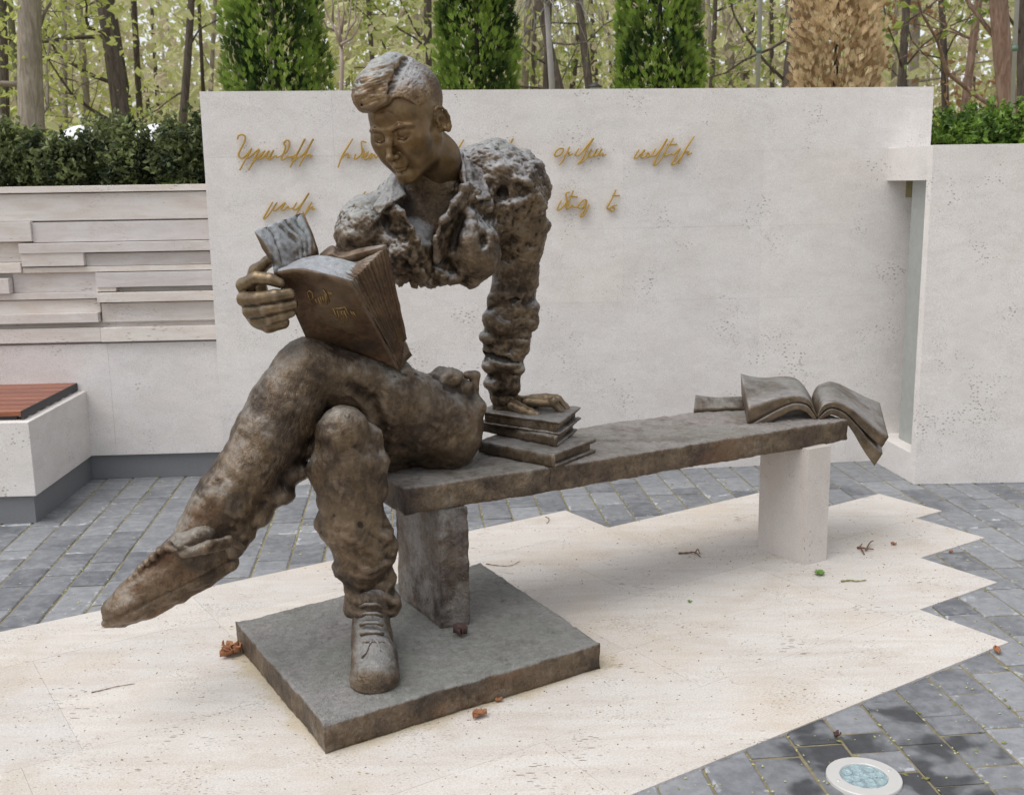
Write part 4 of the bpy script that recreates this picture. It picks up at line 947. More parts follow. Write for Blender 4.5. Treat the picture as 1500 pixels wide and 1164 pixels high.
# ================================================================ BRONZE BOOKS
def curve(pts, n):
    """Catmull-Rom through 3D points, n samples"""
    pts = np.array(pts, float); m = len(pts); e = np.vstack([2 * pts[0] - pts[1], pts, 2 * pts[-1] - pts[-2]]); out = []
    for t in np.linspace(0, m - 1 - 1e-9, n):
        i = int(t); f = t - i; a, b_, c, d = e[i:i + 4]
        out.append(0.5 * ((2 * b_) + (c - a) * f + (2 * a - 5 * b_ + 4 * c - d) * f * f + (3 * b_ - a - 3 * c + d) * f ** 3))
    return np.array(out)
def sheet(name, top0, top1, bot0, bot1, mat, parent, nu=36, nw=14, nt=4, amp=0.0007, leafy=0.0, seed=0.0, fan=0.0, fann=5.5, fade=0.7):
    """thick curved block: upper surface runs from curve top0 (near) to top1 (far); bot0/bot1 its underside"""
    A, B_, C, D = curve(top0, nu), curve(top1, nu), curve(bot0, nu), curve(bot1, nu)
    V = []; Q = []; idx = {}
    def vid(i, j, k):
        if (i, j, k) not in idx:
            w, t = j / nw, k / nt; idx[i, j, k] = len(V); V.append((A[i] * (1 - w) + B_[i] * w) * t + (C[i] * (1 - w) + D[i] * w) * (1 - t))
        return idx[i, j, k]
    for i in range(nu - 1):
        for j in range(nw):
            Q.append((vid(i, j, nt), vid(i + 1, j, nt), vid(i + 1, j + 1, nt), vid(i, j + 1, nt))); Q.append((vid(i, j, 0), vid(i, j + 1, 0), vid(i + 1, j + 1, 0), vid(i + 1, j, 0)))
        for k in range(nt):
            Q.append((vid(i, 0, k), vid(i + 1, 0, k), vid(i + 1, 0, k + 1), vid(i, 0, k + 1))); Q.append((vid(i, nw, k), vid(i, nw, k + 1), vid(i + 1, nw, k + 1), vid(i + 1, nw, k)))
    for j in range(nw):
        for k in range(nt):
            Q.append((vid(0, j, k), vid(0, j, k + 1), vid(0, j + 1, k + 1), vid(0, j + 1, k))); e = nu - 1; Q.append((vid(e, j, k), vid(e, j + 1, k), vid(e, j + 1, k + 1), vid(e, j, k + 1)))
    V = np.array(V); Q = np.array(Q); ks = np.array([k / nt for (i, j, k) in idx]); us = np.array([i / (nu - 1) for (i, j, k) in idx])
    N = normals(V, Q); cr = ridge(V + seed, 30, 2)
    a = fbm(V + seed, 12, 3) * amp + (cr - 0.8) * amp * 0.4
    if leafy:
        edge = (np.array([j for (i, j, k) in idx]) % nw == 0) | (us == 0) | (us == 1); a = a + np.where(edge, noise3(np.stack([ks * 60 + seed, us * 0.6, 0 * us], 1)) * leafy, 0)
    js = np.array([j / nw for (i, j, k) in idx]); fr_ = 0
    if fan:
        ph = js * fann + 1.5 * noise3(np.stack([js * 2.3 + seed, us * 1.2, 0 * us], 1)); fr_ = np.abs((ph % 1) - 0.35) * 2 - 0.6; a = a - fr_ * fan * (1 - us * fade)
    V = V + N * a[:, None]
    base = np.array(parent.location) if parent is not None else 0
    return ob(name, np_mesh(name, V - base, Q, mat, True, {'cav': 0.3 * (cr - 0.8) - 0.9 * fr_ * (fan > 0) + 0.35 * curvature(V, Q, normals(V, Q))}), parent)

# ---- stack on the bench
def closed_book(label, fc, lc, rc, z, th, mat, spine_side='L', seed=0.0):
    """fc, lc, rc: near, left and right corners of the cover on the ground plan; spine along near-left side"""
    fc, lc, rc = (np.array(q[:2]) for q in (fc, lc, rc)); bc = lc + rc - fc; c0 = (fc + bc) / 2
    o = empty('bronze_book', (c0[0], c0[1], z)); tag(o, label, 'book', 'bronze books stacked on the bench')
    ct = 0.008
    def quad(q, z0, z1, name, amp, seg=0.008, m=mat): return rough_block(name, q, z0, z1, m, o, seg, amp, edge=0.0015)
    def w(a, u, v): return fc + (lc - fc) * u + (rc - fc) * v + a
    full = [w(0, 0, 0), w(0, 0, 1), w(0, 1, 1), w(0, 1, 0)]
    quad(full, z, z + ct, 'cover', 0.0028); quad(full, z + th - ct, z + th, 'cover', 0.0028)
    i0, i1 = (0.05, 0.94)
    pg = [w(0, 0.045, 0.02 if spine_side == 'L' else 0.06), w(0, 0.045, 0.94), w(0, 0.955, 0.94), w(0, 0.955, 0.02)]
    if spine_side == 'L': pass
    else: pg = [w(0, 0.06, 0.02), w(0, 0.06, 0.94), w(0, 0.95, 0.94), w(0, 0.95, 0.02)]
    quad(pg, z + ct - 0.001, z + th - ct + 0.001, 'pages', 0.0020, 0.005)
    if spine_side == 'L':
        m = MB(); n = 10; ln = 24
        a0, a1 = np.append(fc, 0), np.append(lc, 0); out = np.append((fc - rc) / np.linalg.norm(fc - rc), 0)
        V = []; 
        for i in range(ln + 1):
            p = a0 + (a1 - a0) * i / ln
            for k in range(n + 1):
                t = -math.pi / 2 + math.pi * k / n; V.append(p + out * (0.009 * math.cos(t) - 0.001) + np.array([0, 0, z + th / 2 + (th / 2 - 0.0005) * math.sin(t)]))
        for i in range(ln): 
            for k in range(n): m.f.append((i * (n + 1) + k, i * (n + 1) + k + 1, (i + 1) * (n + 1) + k + 1, (i + 1) * (n + 1) + k))
        b0 = ln * (n + 1); m.f.append(tuple(range(n + 1))[::-1]); m.f.append(tuple(b0 + k for k in range(n + 1)))
        V = np.array(V); V += fbm(V, 30, 2)[:, None] * 0.0012; m.v = [tuple(v - np.array(o.location)) for v in V]; m.build('book_spine', mat, o, True)
    return o
Zb = 0.580
closed_book('bottom bronze book of the stack on the bench, its spine turned outwards', ZP(813, 684, Zb), ZP(703, 662, Zb), ZP(872, 661, Zb), Zb - 0.002, 0.046, B_book, 'L')
Zm = Zb + 0.046; mt = 0.038
closed_book('dark middle bronze book of the stack under the hand', ZP(816, 654, Zm), ZP(706, 631, Zm), ZP(846, 630, Zm), Zm - 0.002, mt, B_book, 'L')
Zt_ = Zm + mt; tt = 0.046
closed_book('top bronze book of the stack, lying right under the statue hand', ZP(820, 637, Zt_), ZP(704, 620, Zt_), ZP(852, 613, Zt_), Zt_ - 0.002, tt, B_book, 'R')
Z_TOP = Zt_ + tt

# ---- open book draped over the far end of the bench
ob_ = empty('open_bronze_book', (1.2, 4.4, 0.56)); tag(ob_, 'large open bronze book draped over the far end of the bench', 'book')
Yf = lambda x: 4.16 + (x - 1090) / 153.0 * 0.115
def pf(x, y, d=0.0): return P(x, y, Yf(x) + d)
def pb(x, y, d=0.0): return P(x, y, Yf(x) + 0.33 + d)
sheet('left_pages', [pf(1096.7, 595), pf(1116, 590), pf(1143, 582), pf(1168, 579.5), pf(1183, 584), pf(1191, 595), pf(1197, 608)],
      [pb(1085, 547), pb(1100, 551), pb(1120, 553), pb(1148, 551), pb(1166, 554), pb(1178, 565), pb(1188, 581)],
      [pf(1095, 622), pf(1116, 611), pf(1140, 598), pf(1163, 589.5), pf(1182, 592), pf(1191, 602), pf(1197, 611)],
      [pb(1086, 576), pb(1104, 574), pb(1124, 572), pb(1148, 566), pb(1166, 566), pb(1178, 573), pb(1188, 585)], B_book, ob_, leafy=0.002)
sheet('left_cover', [pf(1097, 624), pf(1116, 613), pf(1140, 600), pf(1163, 591), pf(1182, 594), pf(1191, 604), pf(1196, 613)],
      [pb(1086, 577), pb(1104, 575), pb(1124, 573), pb(1148, 567), pb(1166, 567), pb(1178, 574), pb(1187, 586)],
      [pf(1103, 627), pf(1122, 621), pf(1142, 611), pf(1163, 601), pf(1179, 603), pf(1188, 611), pf(1195, 617)],
      [pb(1090, 580), pb(1107, 578), pb(1126, 576), pb(1148, 571), pb(1166, 571), pb(1178, 578), pb(1187, 589)], B_book, ob_)
sheet('right_pages', [pf(1197.5, 609), pf(1201, 601), pf(1208, 592), pf(1222, 589), pf(1241, 595), pf(1263, 611), pf(1284, 628), pf(1302, 640)],
      [pb(1188.5, 582), pb(1192, 573), pb(1199, 564), pb(1214, 558.5), pb(1228, 561), pb(1248, 571), pb(1268, 581), pb(1289, 590)],
      [pf(1198, 612), pf(1203, 606), pf(1211, 599), pf(1222, 597), pf(1240, 605), pf(1258, 623), pf(1276, 641), pf(1292, 655)],
      [pb(1189, 586), pb(1193, 579), pb(1200, 571), pb(1214, 567), pb(1228, 570), pb(1247, 585), pb(1268, 604), pb(1287, 624)], B_book, ob_, leafy=0.002, seed=2)
sheet('right_cover', [pf(1198, 613), pf(1204, 608), pf(1212, 601), pf(1222, 599), pf(1239, 607), pf(1257, 625), pf(1275, 647), pf(1293, 664)],
      [pb(1190, 588), pb(1194, 581), pb(1201, 573), pb(1214, 569), pb(1228, 573), pb(1247, 588), pb(1267, 607), pb(1287, 630)],
      [pf(1199, 616), pf(1206, 613), pf(1213, 609), pf(1221, 608), pf(1236, 616), pf(1250, 634), pf(1264, 658), pf(1281, 682)],
      [pb(1191, 590), pb(1195, 584), pb(1202, 578), pb(1214, 574), pb(1228, 580), pb(1246, 598), pb(1265, 626), pb(1284, 650)], B_book, ob_, seed=4)
# loose leaf rising from the back edge of the bench
Yl = lambda x: 4.43 + (x - 1018) / 153.0 * 0.115
sheet('loose_leaf', [P(x, y, Yl(x)) for x, y in [(1018.5, 579), (1030, 581), (1048, 582.5), (1068, 582), (1089, 581)]],
      [P(x, y, Yl(x) + 0.02) for x, y in [(1019, 578), (1031, 580), (1049, 581.5), (1069, 581), (1090, 580)]],
      [P(x, y, Yl(x) - 0.05) for x, y in [(1016, 604), (1034, 603), (1052, 601), (1072, 600), (1093, 602)]],
      [P(x, y, Yl(x) + 0.0) for x, y in [(1016, 600), (1034, 600), (1052, 598), (1072, 597), (1093, 597)]], B_bench, ob_, nw=3)

# ---- the book he reads, standing on the crossed thigh
hb = empty('held_book', (-0.55, 3.2, 0.97)); tag(hb, 'thick open bronze book standing on the crossed knee, held by the statue', 'book')
E1 = P(452, 504, 3.24) - P(405, 398, 3.11)            # down the cover on its left
E2 = P(584, 543, 3.33) - P(513, 413, 3.09)            # down the cover on its right
def down(pts, e0, e1):
    n = len(pts); return [p + e0 * (1 - i / (n - 1)) + e1 * (i / (n - 1)) for i, p in enumerate(pts)]
def block(name, near, far, e0, e1, mat, nu=30, nw=8, nt=16, leafy=0.0, seed=0.0, amp=0.0014):
    return sheet(name, near, far, down(near, e0, e1), down(far, e0, e1), mat, hb, nu, nw, nt, amp=amp, leafy=leafy, seed=seed)
frontT = [P(405, 398, 3.11), P(433, 394, 3.10), P(466, 400, 3.09), P(490, 406, 3.085), P(513, 413.5, 3.09)]
frontI = [p + np.array([0.004, 0.010, 0.002]) for p in frontT]
block('front_cover', frontT, frontI, E1, E2, B_cover, 30, 3, 20)
pgN = [p + np.array([0.001, 0.0105, -0.001]) for p in frontT]; pgN[-1] = P(516, 412, 3.105)
pgF = [P(408, 392, 3.20), P(436, 380, 3.21), P(468, 373, 3.20), P(500, 378, 3.18), P(537, 391, 3.16)]
block('front_pages', pgN, pgF, E1, E2, B_page, 30, 14, 14, leafy=0.0045, seed=1, amp=0.003)
rN = [P(470, 378, 3.205), P(486, 372, 3.20), P(500, 377, 3.195), P(530, 370, 3.19), P(563, 361, 3.17)]
rF = [P(468, 372, 3.24), P(487, 360, 3.24), P(500, 369, 3.22), P(532, 363, 3.205), P(566, 357.5, 3.18)]
E3 = P(594, 499, 3.33) - P(563, 360, 3.17)
block('middle_leaves', rN, rF, E2, E3, B_cover, 24, 4, 16, leafy=0.003, seed=5, amp=0.003)
# the fore edge between: leaves pressed together, their rims showing as long ridges
fn_ = [P(478, 398, 3.14), P(492, 401, 3.125), P(506, 406, 3.112), P(517, 412, 3.107)]
ff_ = [P(500, 384, 3.19), P(522, 384, 3.185), P(543, 376, 3.175), P(561, 366, 3.172)]
sheet('fore_edge', fn_, ff_, [fn_[0] + E1 * 0.95, fn_[1] + E1 * 0.5 + E2 * 0.45, fn_[2] + E2 * 0.97, fn_[3] + E2 * 0.99], [ff_[0] + E1 * 0.95, ff_[1] + E1 * 0.5 + E2 * 0.45, ff_[2] + E3 * 0.97, ff_[3] + E3 * 0.99], B_cover, hb, 14, 40, 26, amp=0.003, leafy=0.002, seed=21, fan=0.0045, fann=9.5, fade=0.0)
# raised far half: fanned leaves in one sheaf, with loose ones at its rim
le = [P(372, 339, 3.17), P(385, 354, 3.17), P(395, 374, 3.17), P(401, 400, 3.165)]
ri = [P(441, 311, 3.28), P(447, 328, 3.27), P(455, 346, 3.26), P(459, 372, 3.25)]
sheet('far_pages', le, ri, [p + E1 * 0.22 for p in le], [p + E1 * 0.22 for p in ri], B_page, hb, 26, 40, 5, amp=0.002, leafy=0.004, seed=10, fan=0.006, fann=4.3, fade=0.5)
rc = [P(444, 308, 3.29), P(450, 322, 3.28), P(457, 342, 3.27), P(463, 366, 3.25)]
lc_ = [P(437, 311, 3.285), P(443, 328, 3.275), P(451, 348, 3.265), P(456, 372, 3.25)]
sheet('back_cover', lc_, rc, [p + E1 * 0.16 for p in lc_], [p + E1 * 0.16 for p in rc], B_cover, hb, 14, 6, 4, amp=0.0015)
# handwritten title raised on the front cover
def cov(x, y):
    """point on the front cover for a photo pixel: bilinear over the cover face, slightly proud"""
    p0, p1, p2, p3 = frontT[0], frontT[-1], frontT[0] + E1, frontT[-1] + E2; n = np.cross(p1 - p0, p2 - p0); n /= np.linalg.norm(n)
    if n[1] > 0: n = -n
    c = (p0 + p1 + p2 + p3) / 4
    q = PL(x, y, c, n); return q
S1 = 10.714; cvp = lambda a, b_: (420 + a / S1, 390 + b_ / S1)
title = [[(405, 600), (335, 455), (325, 405), (360, 380), (400, 420), (415, 490), (385, 520)], [(450, 510), (480, 590)], [(490, 490), (530, 590), (560, 600)], [(520, 470), (560, 580)], [(560, 470), (590, 580)], [(600, 440), (640, 590)], [(575, 370), (620, 440), (665, 570)], [(650, 400), (700, 470)], [(680, 410), (720, 450)],
         [(725, 655), (770, 760), (800, 810)], [(750, 650), (830, 660), (910, 635), (950, 720), (985, 770)], [(790, 690), (840, 850)], [(830, 720), (880, 700), (900, 740), (860, 790)], [(850, 700), (920, 870)], [(900, 690), (970, 890)], [(1000, 700), (1070, 800)], [(1040, 710), (1100, 810)]]
def front_y(x, y):
    A0 = curve(frontT, 60); Bt = curve(down(frontT, E1, E2), 60)
    best = None
    for i in range(60):
        for w in np.linspace(0, 1, 41):
            p = A0[i] * (1 - w) + Bt[i] * w; c = MC.T @ (p - _O); X, Yq = 750 + F_PX * c[0] / -c[2], 582 - F_PX * c[1] / -c[2]
            d = (X - x) ** 2 + (Yq - y) ** 2
            if best is None or d < best[0]: best = (d, p)
    return P(x, y, best[1][1] - 0.002)
tm = MB()
for st in title: tm.tube([front_y(*cvp(*q)) for q in st], 0.0019, 6)
tm.v = [tuple(np.array(v) - np.array(hb.location)) for v in tm.v]
tm.build('title_lettering', plain('title_gold', (0.33, 0.21, 0.085), 0.4, 0.6), hb, True)
# ================================================================ INSCRIPTION
M_gold = plain('gold_letter', (0.45, 0.29, 0.07), 0.5, 0.35, nz=0.12, scale=40)
ZS = 6.25
words = [
 (335, [[(80,155),(88,120),(120,108),(150,125),(145,170),(115,230),(92,280),(95,310),(125,322),(165,290),(212,235),(180,290),(140,360),(100,435)], [(160,330),(205,300),(240,270),(277,243),(245,310),(215,375),(180,435)],
        [(215,370),(270,310),(332,255),(295,300),(275,325),(300,325),(340,290),(372,255),(345,300),(352,325),(380,300),(412,250),(378,310),(368,335),(400,318),(430,300),(442,320)],
        [(442,318),(500,290),(535,255),(556,200),(550,165),(525,160),(503,190),(520,220),(500,280),(480,338),(510,330),(545,300)], [(540,312),(600,300),(640,260),(698,145),(640,260),(590,350),(562,410)], [(575,325),(620,310),(600,345),(575,345),(580,320)],
        [(620,330),(700,270),(775,145),(720,250),(680,330),(645,402)], [(680,330),(720,295),(745,290),(745,312),(767,298)]]),
 (335, [[(1135,147),(1090,220),(1040,300),(1000,410)], [(1035,325),(1075,285),(1095,290),(1090,320),(1115,312)], [(1160,285),(1150,330),(1180,320),(1220,270),(1216,175),(1262,180)], [(1222,230),(1238,270),(1215,325)],
        [(1215,325),(1280,262),(1245,320),(1265,330),(1312,275),(1290,330),(1330,290),(1345,322),(1375,295),(1400,330),(1450,290),(1440,330),(1490,300)]]),
 (660, [[(120,155),(75,230),(30,330)], [(60,320),(100,300),(145,250)], [(145,250),(120,300),(150,305),(202,250),(170,312),(210,300),(245,255),(225,305),(250,300)], [(325,250),(290,300),(330,280),(357,265)], [(357,266),(400,300),(462,238),(430,290)], [(430,290),(480,300),(572,147),(530,210),(495,280),(455,355)], [(540,300),(625,235),(590,285),(655,232),(640,280)]]),
 (800, [[(160,235),(110,240),(78,285),(90,305),(130,290),(158,250),(150,235)], [(215,220),(180,290),(150,350),(120,385)], [(165,300),(205,270),(215,295),(245,280)], [(300,235),(265,290),(285,300),(325,270),(432,142),(380,230),(330,330),(292,376),(330,360),(372,318)], [(372,318),(415,240),(385,300),(410,310),(450,270),(466,240),(437,300),(470,295),(512,235),(480,295),(518,280),(522,300),(549,285)]]),
 (800, [[(850,245),(810,310),(820,328),(860,290),(902,245),(870,300),(882,320),(912,300),(926,275),(942,290),(930,317),(960,300),(1002,237)], [(945,305),(990,300),(1040,250),(1110,145),(1050,250),(1000,340),(985,390),(1020,370),(1075,300)], [(1166,142),(1110,230),(1080,290),(1100,300),(1145,280)], [(1110,205),(1200,195)],
        [(1145,282),(1165,290),(1227,235),(1190,300),(1150,377),(1180,375),(1235,310)], [(1355,125),(1290,220),(1240,310),(1215,377)], [(1225,320),(1280,265),(1302,270),(1300,290),(1336,274)]]),
 (335, [[(402,725),(360,800),(318,875),(350,860),(402,790)], [(400,790),(442,730),(408,790),(430,802),(470,765),(517,730),(482,790),(505,797),(542,765),(552,785),(585,780)], [(622,730),(590,790),(620,790),(670,740),(735,642),(660,765),(615,850)], [(762,725),(715,800),(695,850)], [(700,835),(745,780),(765,770),(765,792),(790,785)]]),
 (335, [[(1252,630),(1225,670),(1190,740)], [(1300,640),(1332,636),(1280,700),(1300,720),(1350,680)]]),
 (800, [[(140,710),(105,780),(110,800),(150,772),(187,720),(180,652),(195,638),(217,635)], [(188,710),(190,782)], [(250,622),(215,700),(193,785),(235,755),(250,770),(285,770)], [(215,672),(286,676)], [(368,705),(335,710),(290,762),(312,780),(345,762),(372,705),(350,790),(313,855),(342,850),(396,750)]]),
 (800, [[(640,612),(600,700),(560,770),(572,786),(605,765),(650,752)], [(605,667),(673,667)], [(572,786),(600,808),(625,790),(610,768)]]),
]
ins = empty('inscription', tuple(W0 + np.array([0, 0, 1.4]))); tag(ins, 'gold handwritten metal lettering in two lines fixed to the tall pale wall', 'lettering')
io = np.array(ins.location)
for ox, strokes in words:
    m = MB()
    for k, st in enumerate(strokes):
        pts = [PL(ox + x / ZS, 180 + y / ZS, W0 + WN * 0.020, WN) for x, y in st]
        c = curve(pts, max(3, (len(pts) - 1) * 4)) if len(pts) > 2 else np.array(pts)
        # flat cut bar: square-ish section standing off the wall
        n = len(c); b0 = len(m.v)
        for i in range(n):
            t = c[min(i + 1, n - 1)] - c[max(i - 1, 0)]; t /= np.linalg.norm(t) + 1e-9; u = np.cross(t, WN); u /= np.linalg.norm(u) + 1e-9
            w = 0.0043 * (0.75 + 0.25 * math.sin(math.pi * (i + 0.5) / n)); dpt = 0.0045 + 0.0004 * (k % 3)
            for su, sw in ((-1, -1), (1, -1), (1, 0.6), (0.5, 1), (-0.5, 1), (-1, 0.6)): m.v.append(tuple(c[i] + u * w * su + WN * dpt * sw - io))
        for i in range(n - 1):
            for q in range(6): m.f.append((b0 + i * 6 + q, b0 + i * 6 + (q + 1) % 6, b0 + (i + 1) * 6 + (q + 1) % 6, b0 + (i + 1) * 6 + q))
        m.f.append(tuple(b0 + q for q in range(6))); m.f.append(tuple(b0 + (n - 1) * 6 + q for q in range(6)))
        pc = c[n // 2] - io; m.tube([pc - WN * 0.003, pc - WN * 0.0195], 0.002, 6)
    m.build('word', M_gold, ins)

# ================================================================ THINGS LYING ON THE GROUND
M_twig = plain('twig_bark', (0.16, 0.085, 0.05), 0.8, nz=0.3); M_leafb = plain('dry_leaf', (0.30, 0.13, 0.06), 0.7, nz=0.3); M_leafd = plain('dark_leaf', (0.07, 0.035, 0.03), 0.6, nz=0.3)
M_green = plain('fresh_green', (0.15, 0.27, 0.05), 0.6, nz=0.25); M_seed = plain('seed_husk', (0.45, 0.44, 0.20), 0.7, nz=0.25); M_olive = plain('catkin', (0.20, 0.22, 0.07), 0.8, nz=0.3)
def twig(name, label, pix, r, mat=M_twig, z=0.006, branches=(), cat='twig'):
    pts = curve([ZP(x, y, z) + np.array([0, 0, h]) for x, y, h in pix], 14); o = empty(name, tuple(pts.mean(0)[:2]) + (z,)); tag(o, label, cat); l = np.array(o.location)
    m = MB(); m.tube([p - l for p in pts], [r * (1 - 0.5 * i / 13) * (1 + 0.3 * math.sin(i * 2.3)) for i in range(14)], 7); m.build('stem', mat, o, True)
    for b_ in branches:
        q = curve([ZP(x, y, z) + np.array([0, 0, h]) for x, y, h in b_], 8); m = MB(); m.tube([p - l for p in q], [r * 0.8 * (1 - 0.5 * i / 7) for i in range(8)], 6); m.build('side_shoot', mat, o, True)
    return o
twig('fallen_twig', 'short brown twig with a knobbly end lying in front of the stone post', [(994, 811, 0.003), (1008, 811, 0.005), (1018, 811, 0.007), (1026, 817, 0.005)], 0.0042, branches=[[(1018, 811, 0.004), (1022, 808, 0.012), (1025, 812, 0.006)]])
twig('fallen_twig', 'forked brown twig on the travertine right of the stone post', [(1256, 803, 0.004), (1266, 806, 0.010), (1280, 806, 0.006)], 0.0048, branches=[[(1268, 808, 0.008), (1274, 800, 0.016), (1279, 797, 0.016)], [(1262, 806, 0.006), (1266, 813, 0.004)], [(1258, 804, 0.006), (1263, 800, 0.012)]])
twig('fallen_twig', 'thin curved twig behind the bronze leg, on the far travertine', [(712, 826, 0.002), (730, 829, 0.003), (748, 829, 0.003), (762, 822, 0.002)], 0.0018)
twig('fallen_twig', 'small hooked twig near the back edge of the travertine under the bench', [(799, 757, 0.002), (804, 760, 0.003), (803, 765, 0.002), (800, 766, 0.002)], 0.0018)
twig('fallen_catkin', 'greenish catkin lying on the travertine below the green leaf', [(1232, 852, 0.003), (1245, 851, 0.004), (1256, 852, 0.004), (1269, 850, 0.003)], 0.0036, M_olive, cat='catkin')
twig('fallen_twig', 'long thin sliver of bark on the travertine at the lower left', [(134, 1014, 0.001), (150, 1011, 0.002), (170, 1006, 0.002), (198, 1001, 0.001)], 0.0016)
rl = random.Random(3)
def leaf(name, label, px, py, L, W, mat, curl=0.35, n=1, z=0.006, cat='leaf', spread=0.03):
    c = ZP(px, py, z); o = empty(name, tuple(c)); tag(o, label, cat)
    for k in range(n):
        a = rl.uniform(0, 6.28); off = np.array([rl.uniform(-1, 1), rl.uniform(-1, 1), 0]) * spread * (k > 0)
        m = MB(); nx, ny = 8, 5; V = []
        for i in range(nx):
            u = i / (nx - 1); w = W * math.sin(math.pi * min(1, u * 0.94 + 0.06)) ** 0.8 * (1 + 0.15 * math.sin(u * 20))
            for j in range(ny):
                v = j / (ny - 1) * 2 - 1; V.append(np.array([(u - 0.5) * L, v * w / 2, 0.003 + abs(v) ** 1.5 * W * curl + 0.15 * L * (u - 0.5) ** 2 + 0.002 * math.sin(9 * u + 5 * v)]))
        ca, sa = math.cos(a), math.sin(a); V = [(p[0] * ca - p[1] * sa + off[0], p[0] * sa + p[1] * ca + off[1], p[2] + 0.002 * k) for p in V]
        m.poly(V, [(i * ny + j, (i + 1) * ny + j, (i + 1) * ny + j + 1, i * ny + j + 1) for i in range(nx - 1) for j in range(ny - 1)])
        ll = m.build('leaf_blade', mat, o, True); md = ll.modifiers.new('thick', 'SOLIDIFY'); md.thickness = 0.0012
    return o
leaf('dry_leaf_cluster', 'crumpled reddish brown dry leaves at the left corner of the bronze slab', 334, 957, 0.055, 0.035, M_leafb, 0.6, 5, cat='dry leaves', spread=0.028)
leaf('dry_leaf', 'larger orange brown dry leaf just in front of the slab edge', 700, 1050, 0.040, 0.026, M_leafb, 0.5, 2, spread=0.012)
leaf('dry_leaf', 'small orange dry leaf tucked against the slab front edge', 731, 1027, 0.022, 0.016, M_leafb, 0.5)
leaf('dark_pod', 'dark brown curled pod on the bronze slab by the bench leg', 673, 931, 0.045, 0.034, M_leafd, 0.9, 2, ZT + 0.001, 'pod', 0.006)
leaf('fresh_leaf', 'bright green crumpled leaf on the travertine before the stone post', 1202, 841, 0.036, 0.03, M_green, 0.2, 3, spread=0.010)
leaf('dry_leaf', 'brown dry leaf on the pavers by the last travertine tip', 1460, 954, 0.045, 0.022, M_leafb, 0.4, 1)
leaf('dry_leaf', 'dark red leaf in the paver joint above the round lamp', 1226, 1079, 0.026, 0.02, M_leafd, 0.5, 1, 0.002)
leaf('green_bud', 'tiny green bud on the travertine in the middle of the floor', 1010, 882, 0.014, 0.010, M_green, 0.4, 1, cat='bud')
leaf('dry_leaf', 'reddish leaf on the pavers at the notch of the travertine tips', 1393, 809, 0.022, 0.016, M_leafb, 0.4, 1, 0.002)
leaf('dry_leaf', 'light brown curled leaf behind the fork-shaped twig on the travertine', 1309, 798, 0.022, 0.016, M_leafb, 0.5, 1)
# loose seeds and crumbs, too many to count
def scatter(name, mat, n, region, size, z, joints=False, seed=1, hcat=None):
    r = random.Random(seed); m = MB(); k = 0
    while k < n:
        x, y = region(r)
        p = np.array([x, y]); inf = in_floor(p, 0.01)
        if joints:
            if inf: continue
            s = p @ PD; s0 = (s - 1.005) / CW; j = round(s0) * CW + 1.005 + r.gauss(0, 0.006) if r.random() < 0.6 else s; p = p + PD * (j - s); 
            if in_floor(p, 0.01): continue
        elif not inf: continue
        L = size * r.uniform(0.5, 1.4); W_ = L * r.uniform(0.25, 0.6); a = r.uniform(0, 6.28); c, s_ = math.cos(a), math.sin(a)
        q = [(-L / 2, 0, 0), (0, -W_ / 2, 0.0004), (L / 2, 0, 0.0006), (0, W_ / 2, 0.0004), (0, 0, W_ * 0.5)]
        m.poly([(p[0] + u * c - v * s_, p[1] + u * s_ + v * c, z + w) for u, v, w in q], [(0, 1, 4), (1, 2, 4), (2, 3, 4), (3, 0, 4)]); k += 1
    return tag(m.build(name, mat), kind='stuff')
vis = lambda r: (lambda y: (r.uniform(-0.52, 0.52) * y, y))(r.uniform(2.3, 5.7))
scatter('fallen_seeds', M_seed, 1500, vis, 0.0095, 0.0025, True, 4)
scatter('paving_moss', plain('joint_moss', (0.20, 0.21, 0.06), 0.9, nz=0.3), 420, vis, 0.014, 0.0005, True, 6)
scatter('floor_crumbs', M_twig, 1500, vis, 0.0062, 0.0052, False, 8)
scatter('floor_husks', plain('pale_husk', (0.34, 0.27, 0.15), 0.8, nz=0.3), 350, vis, 0.010, 0.0052, False, 9)
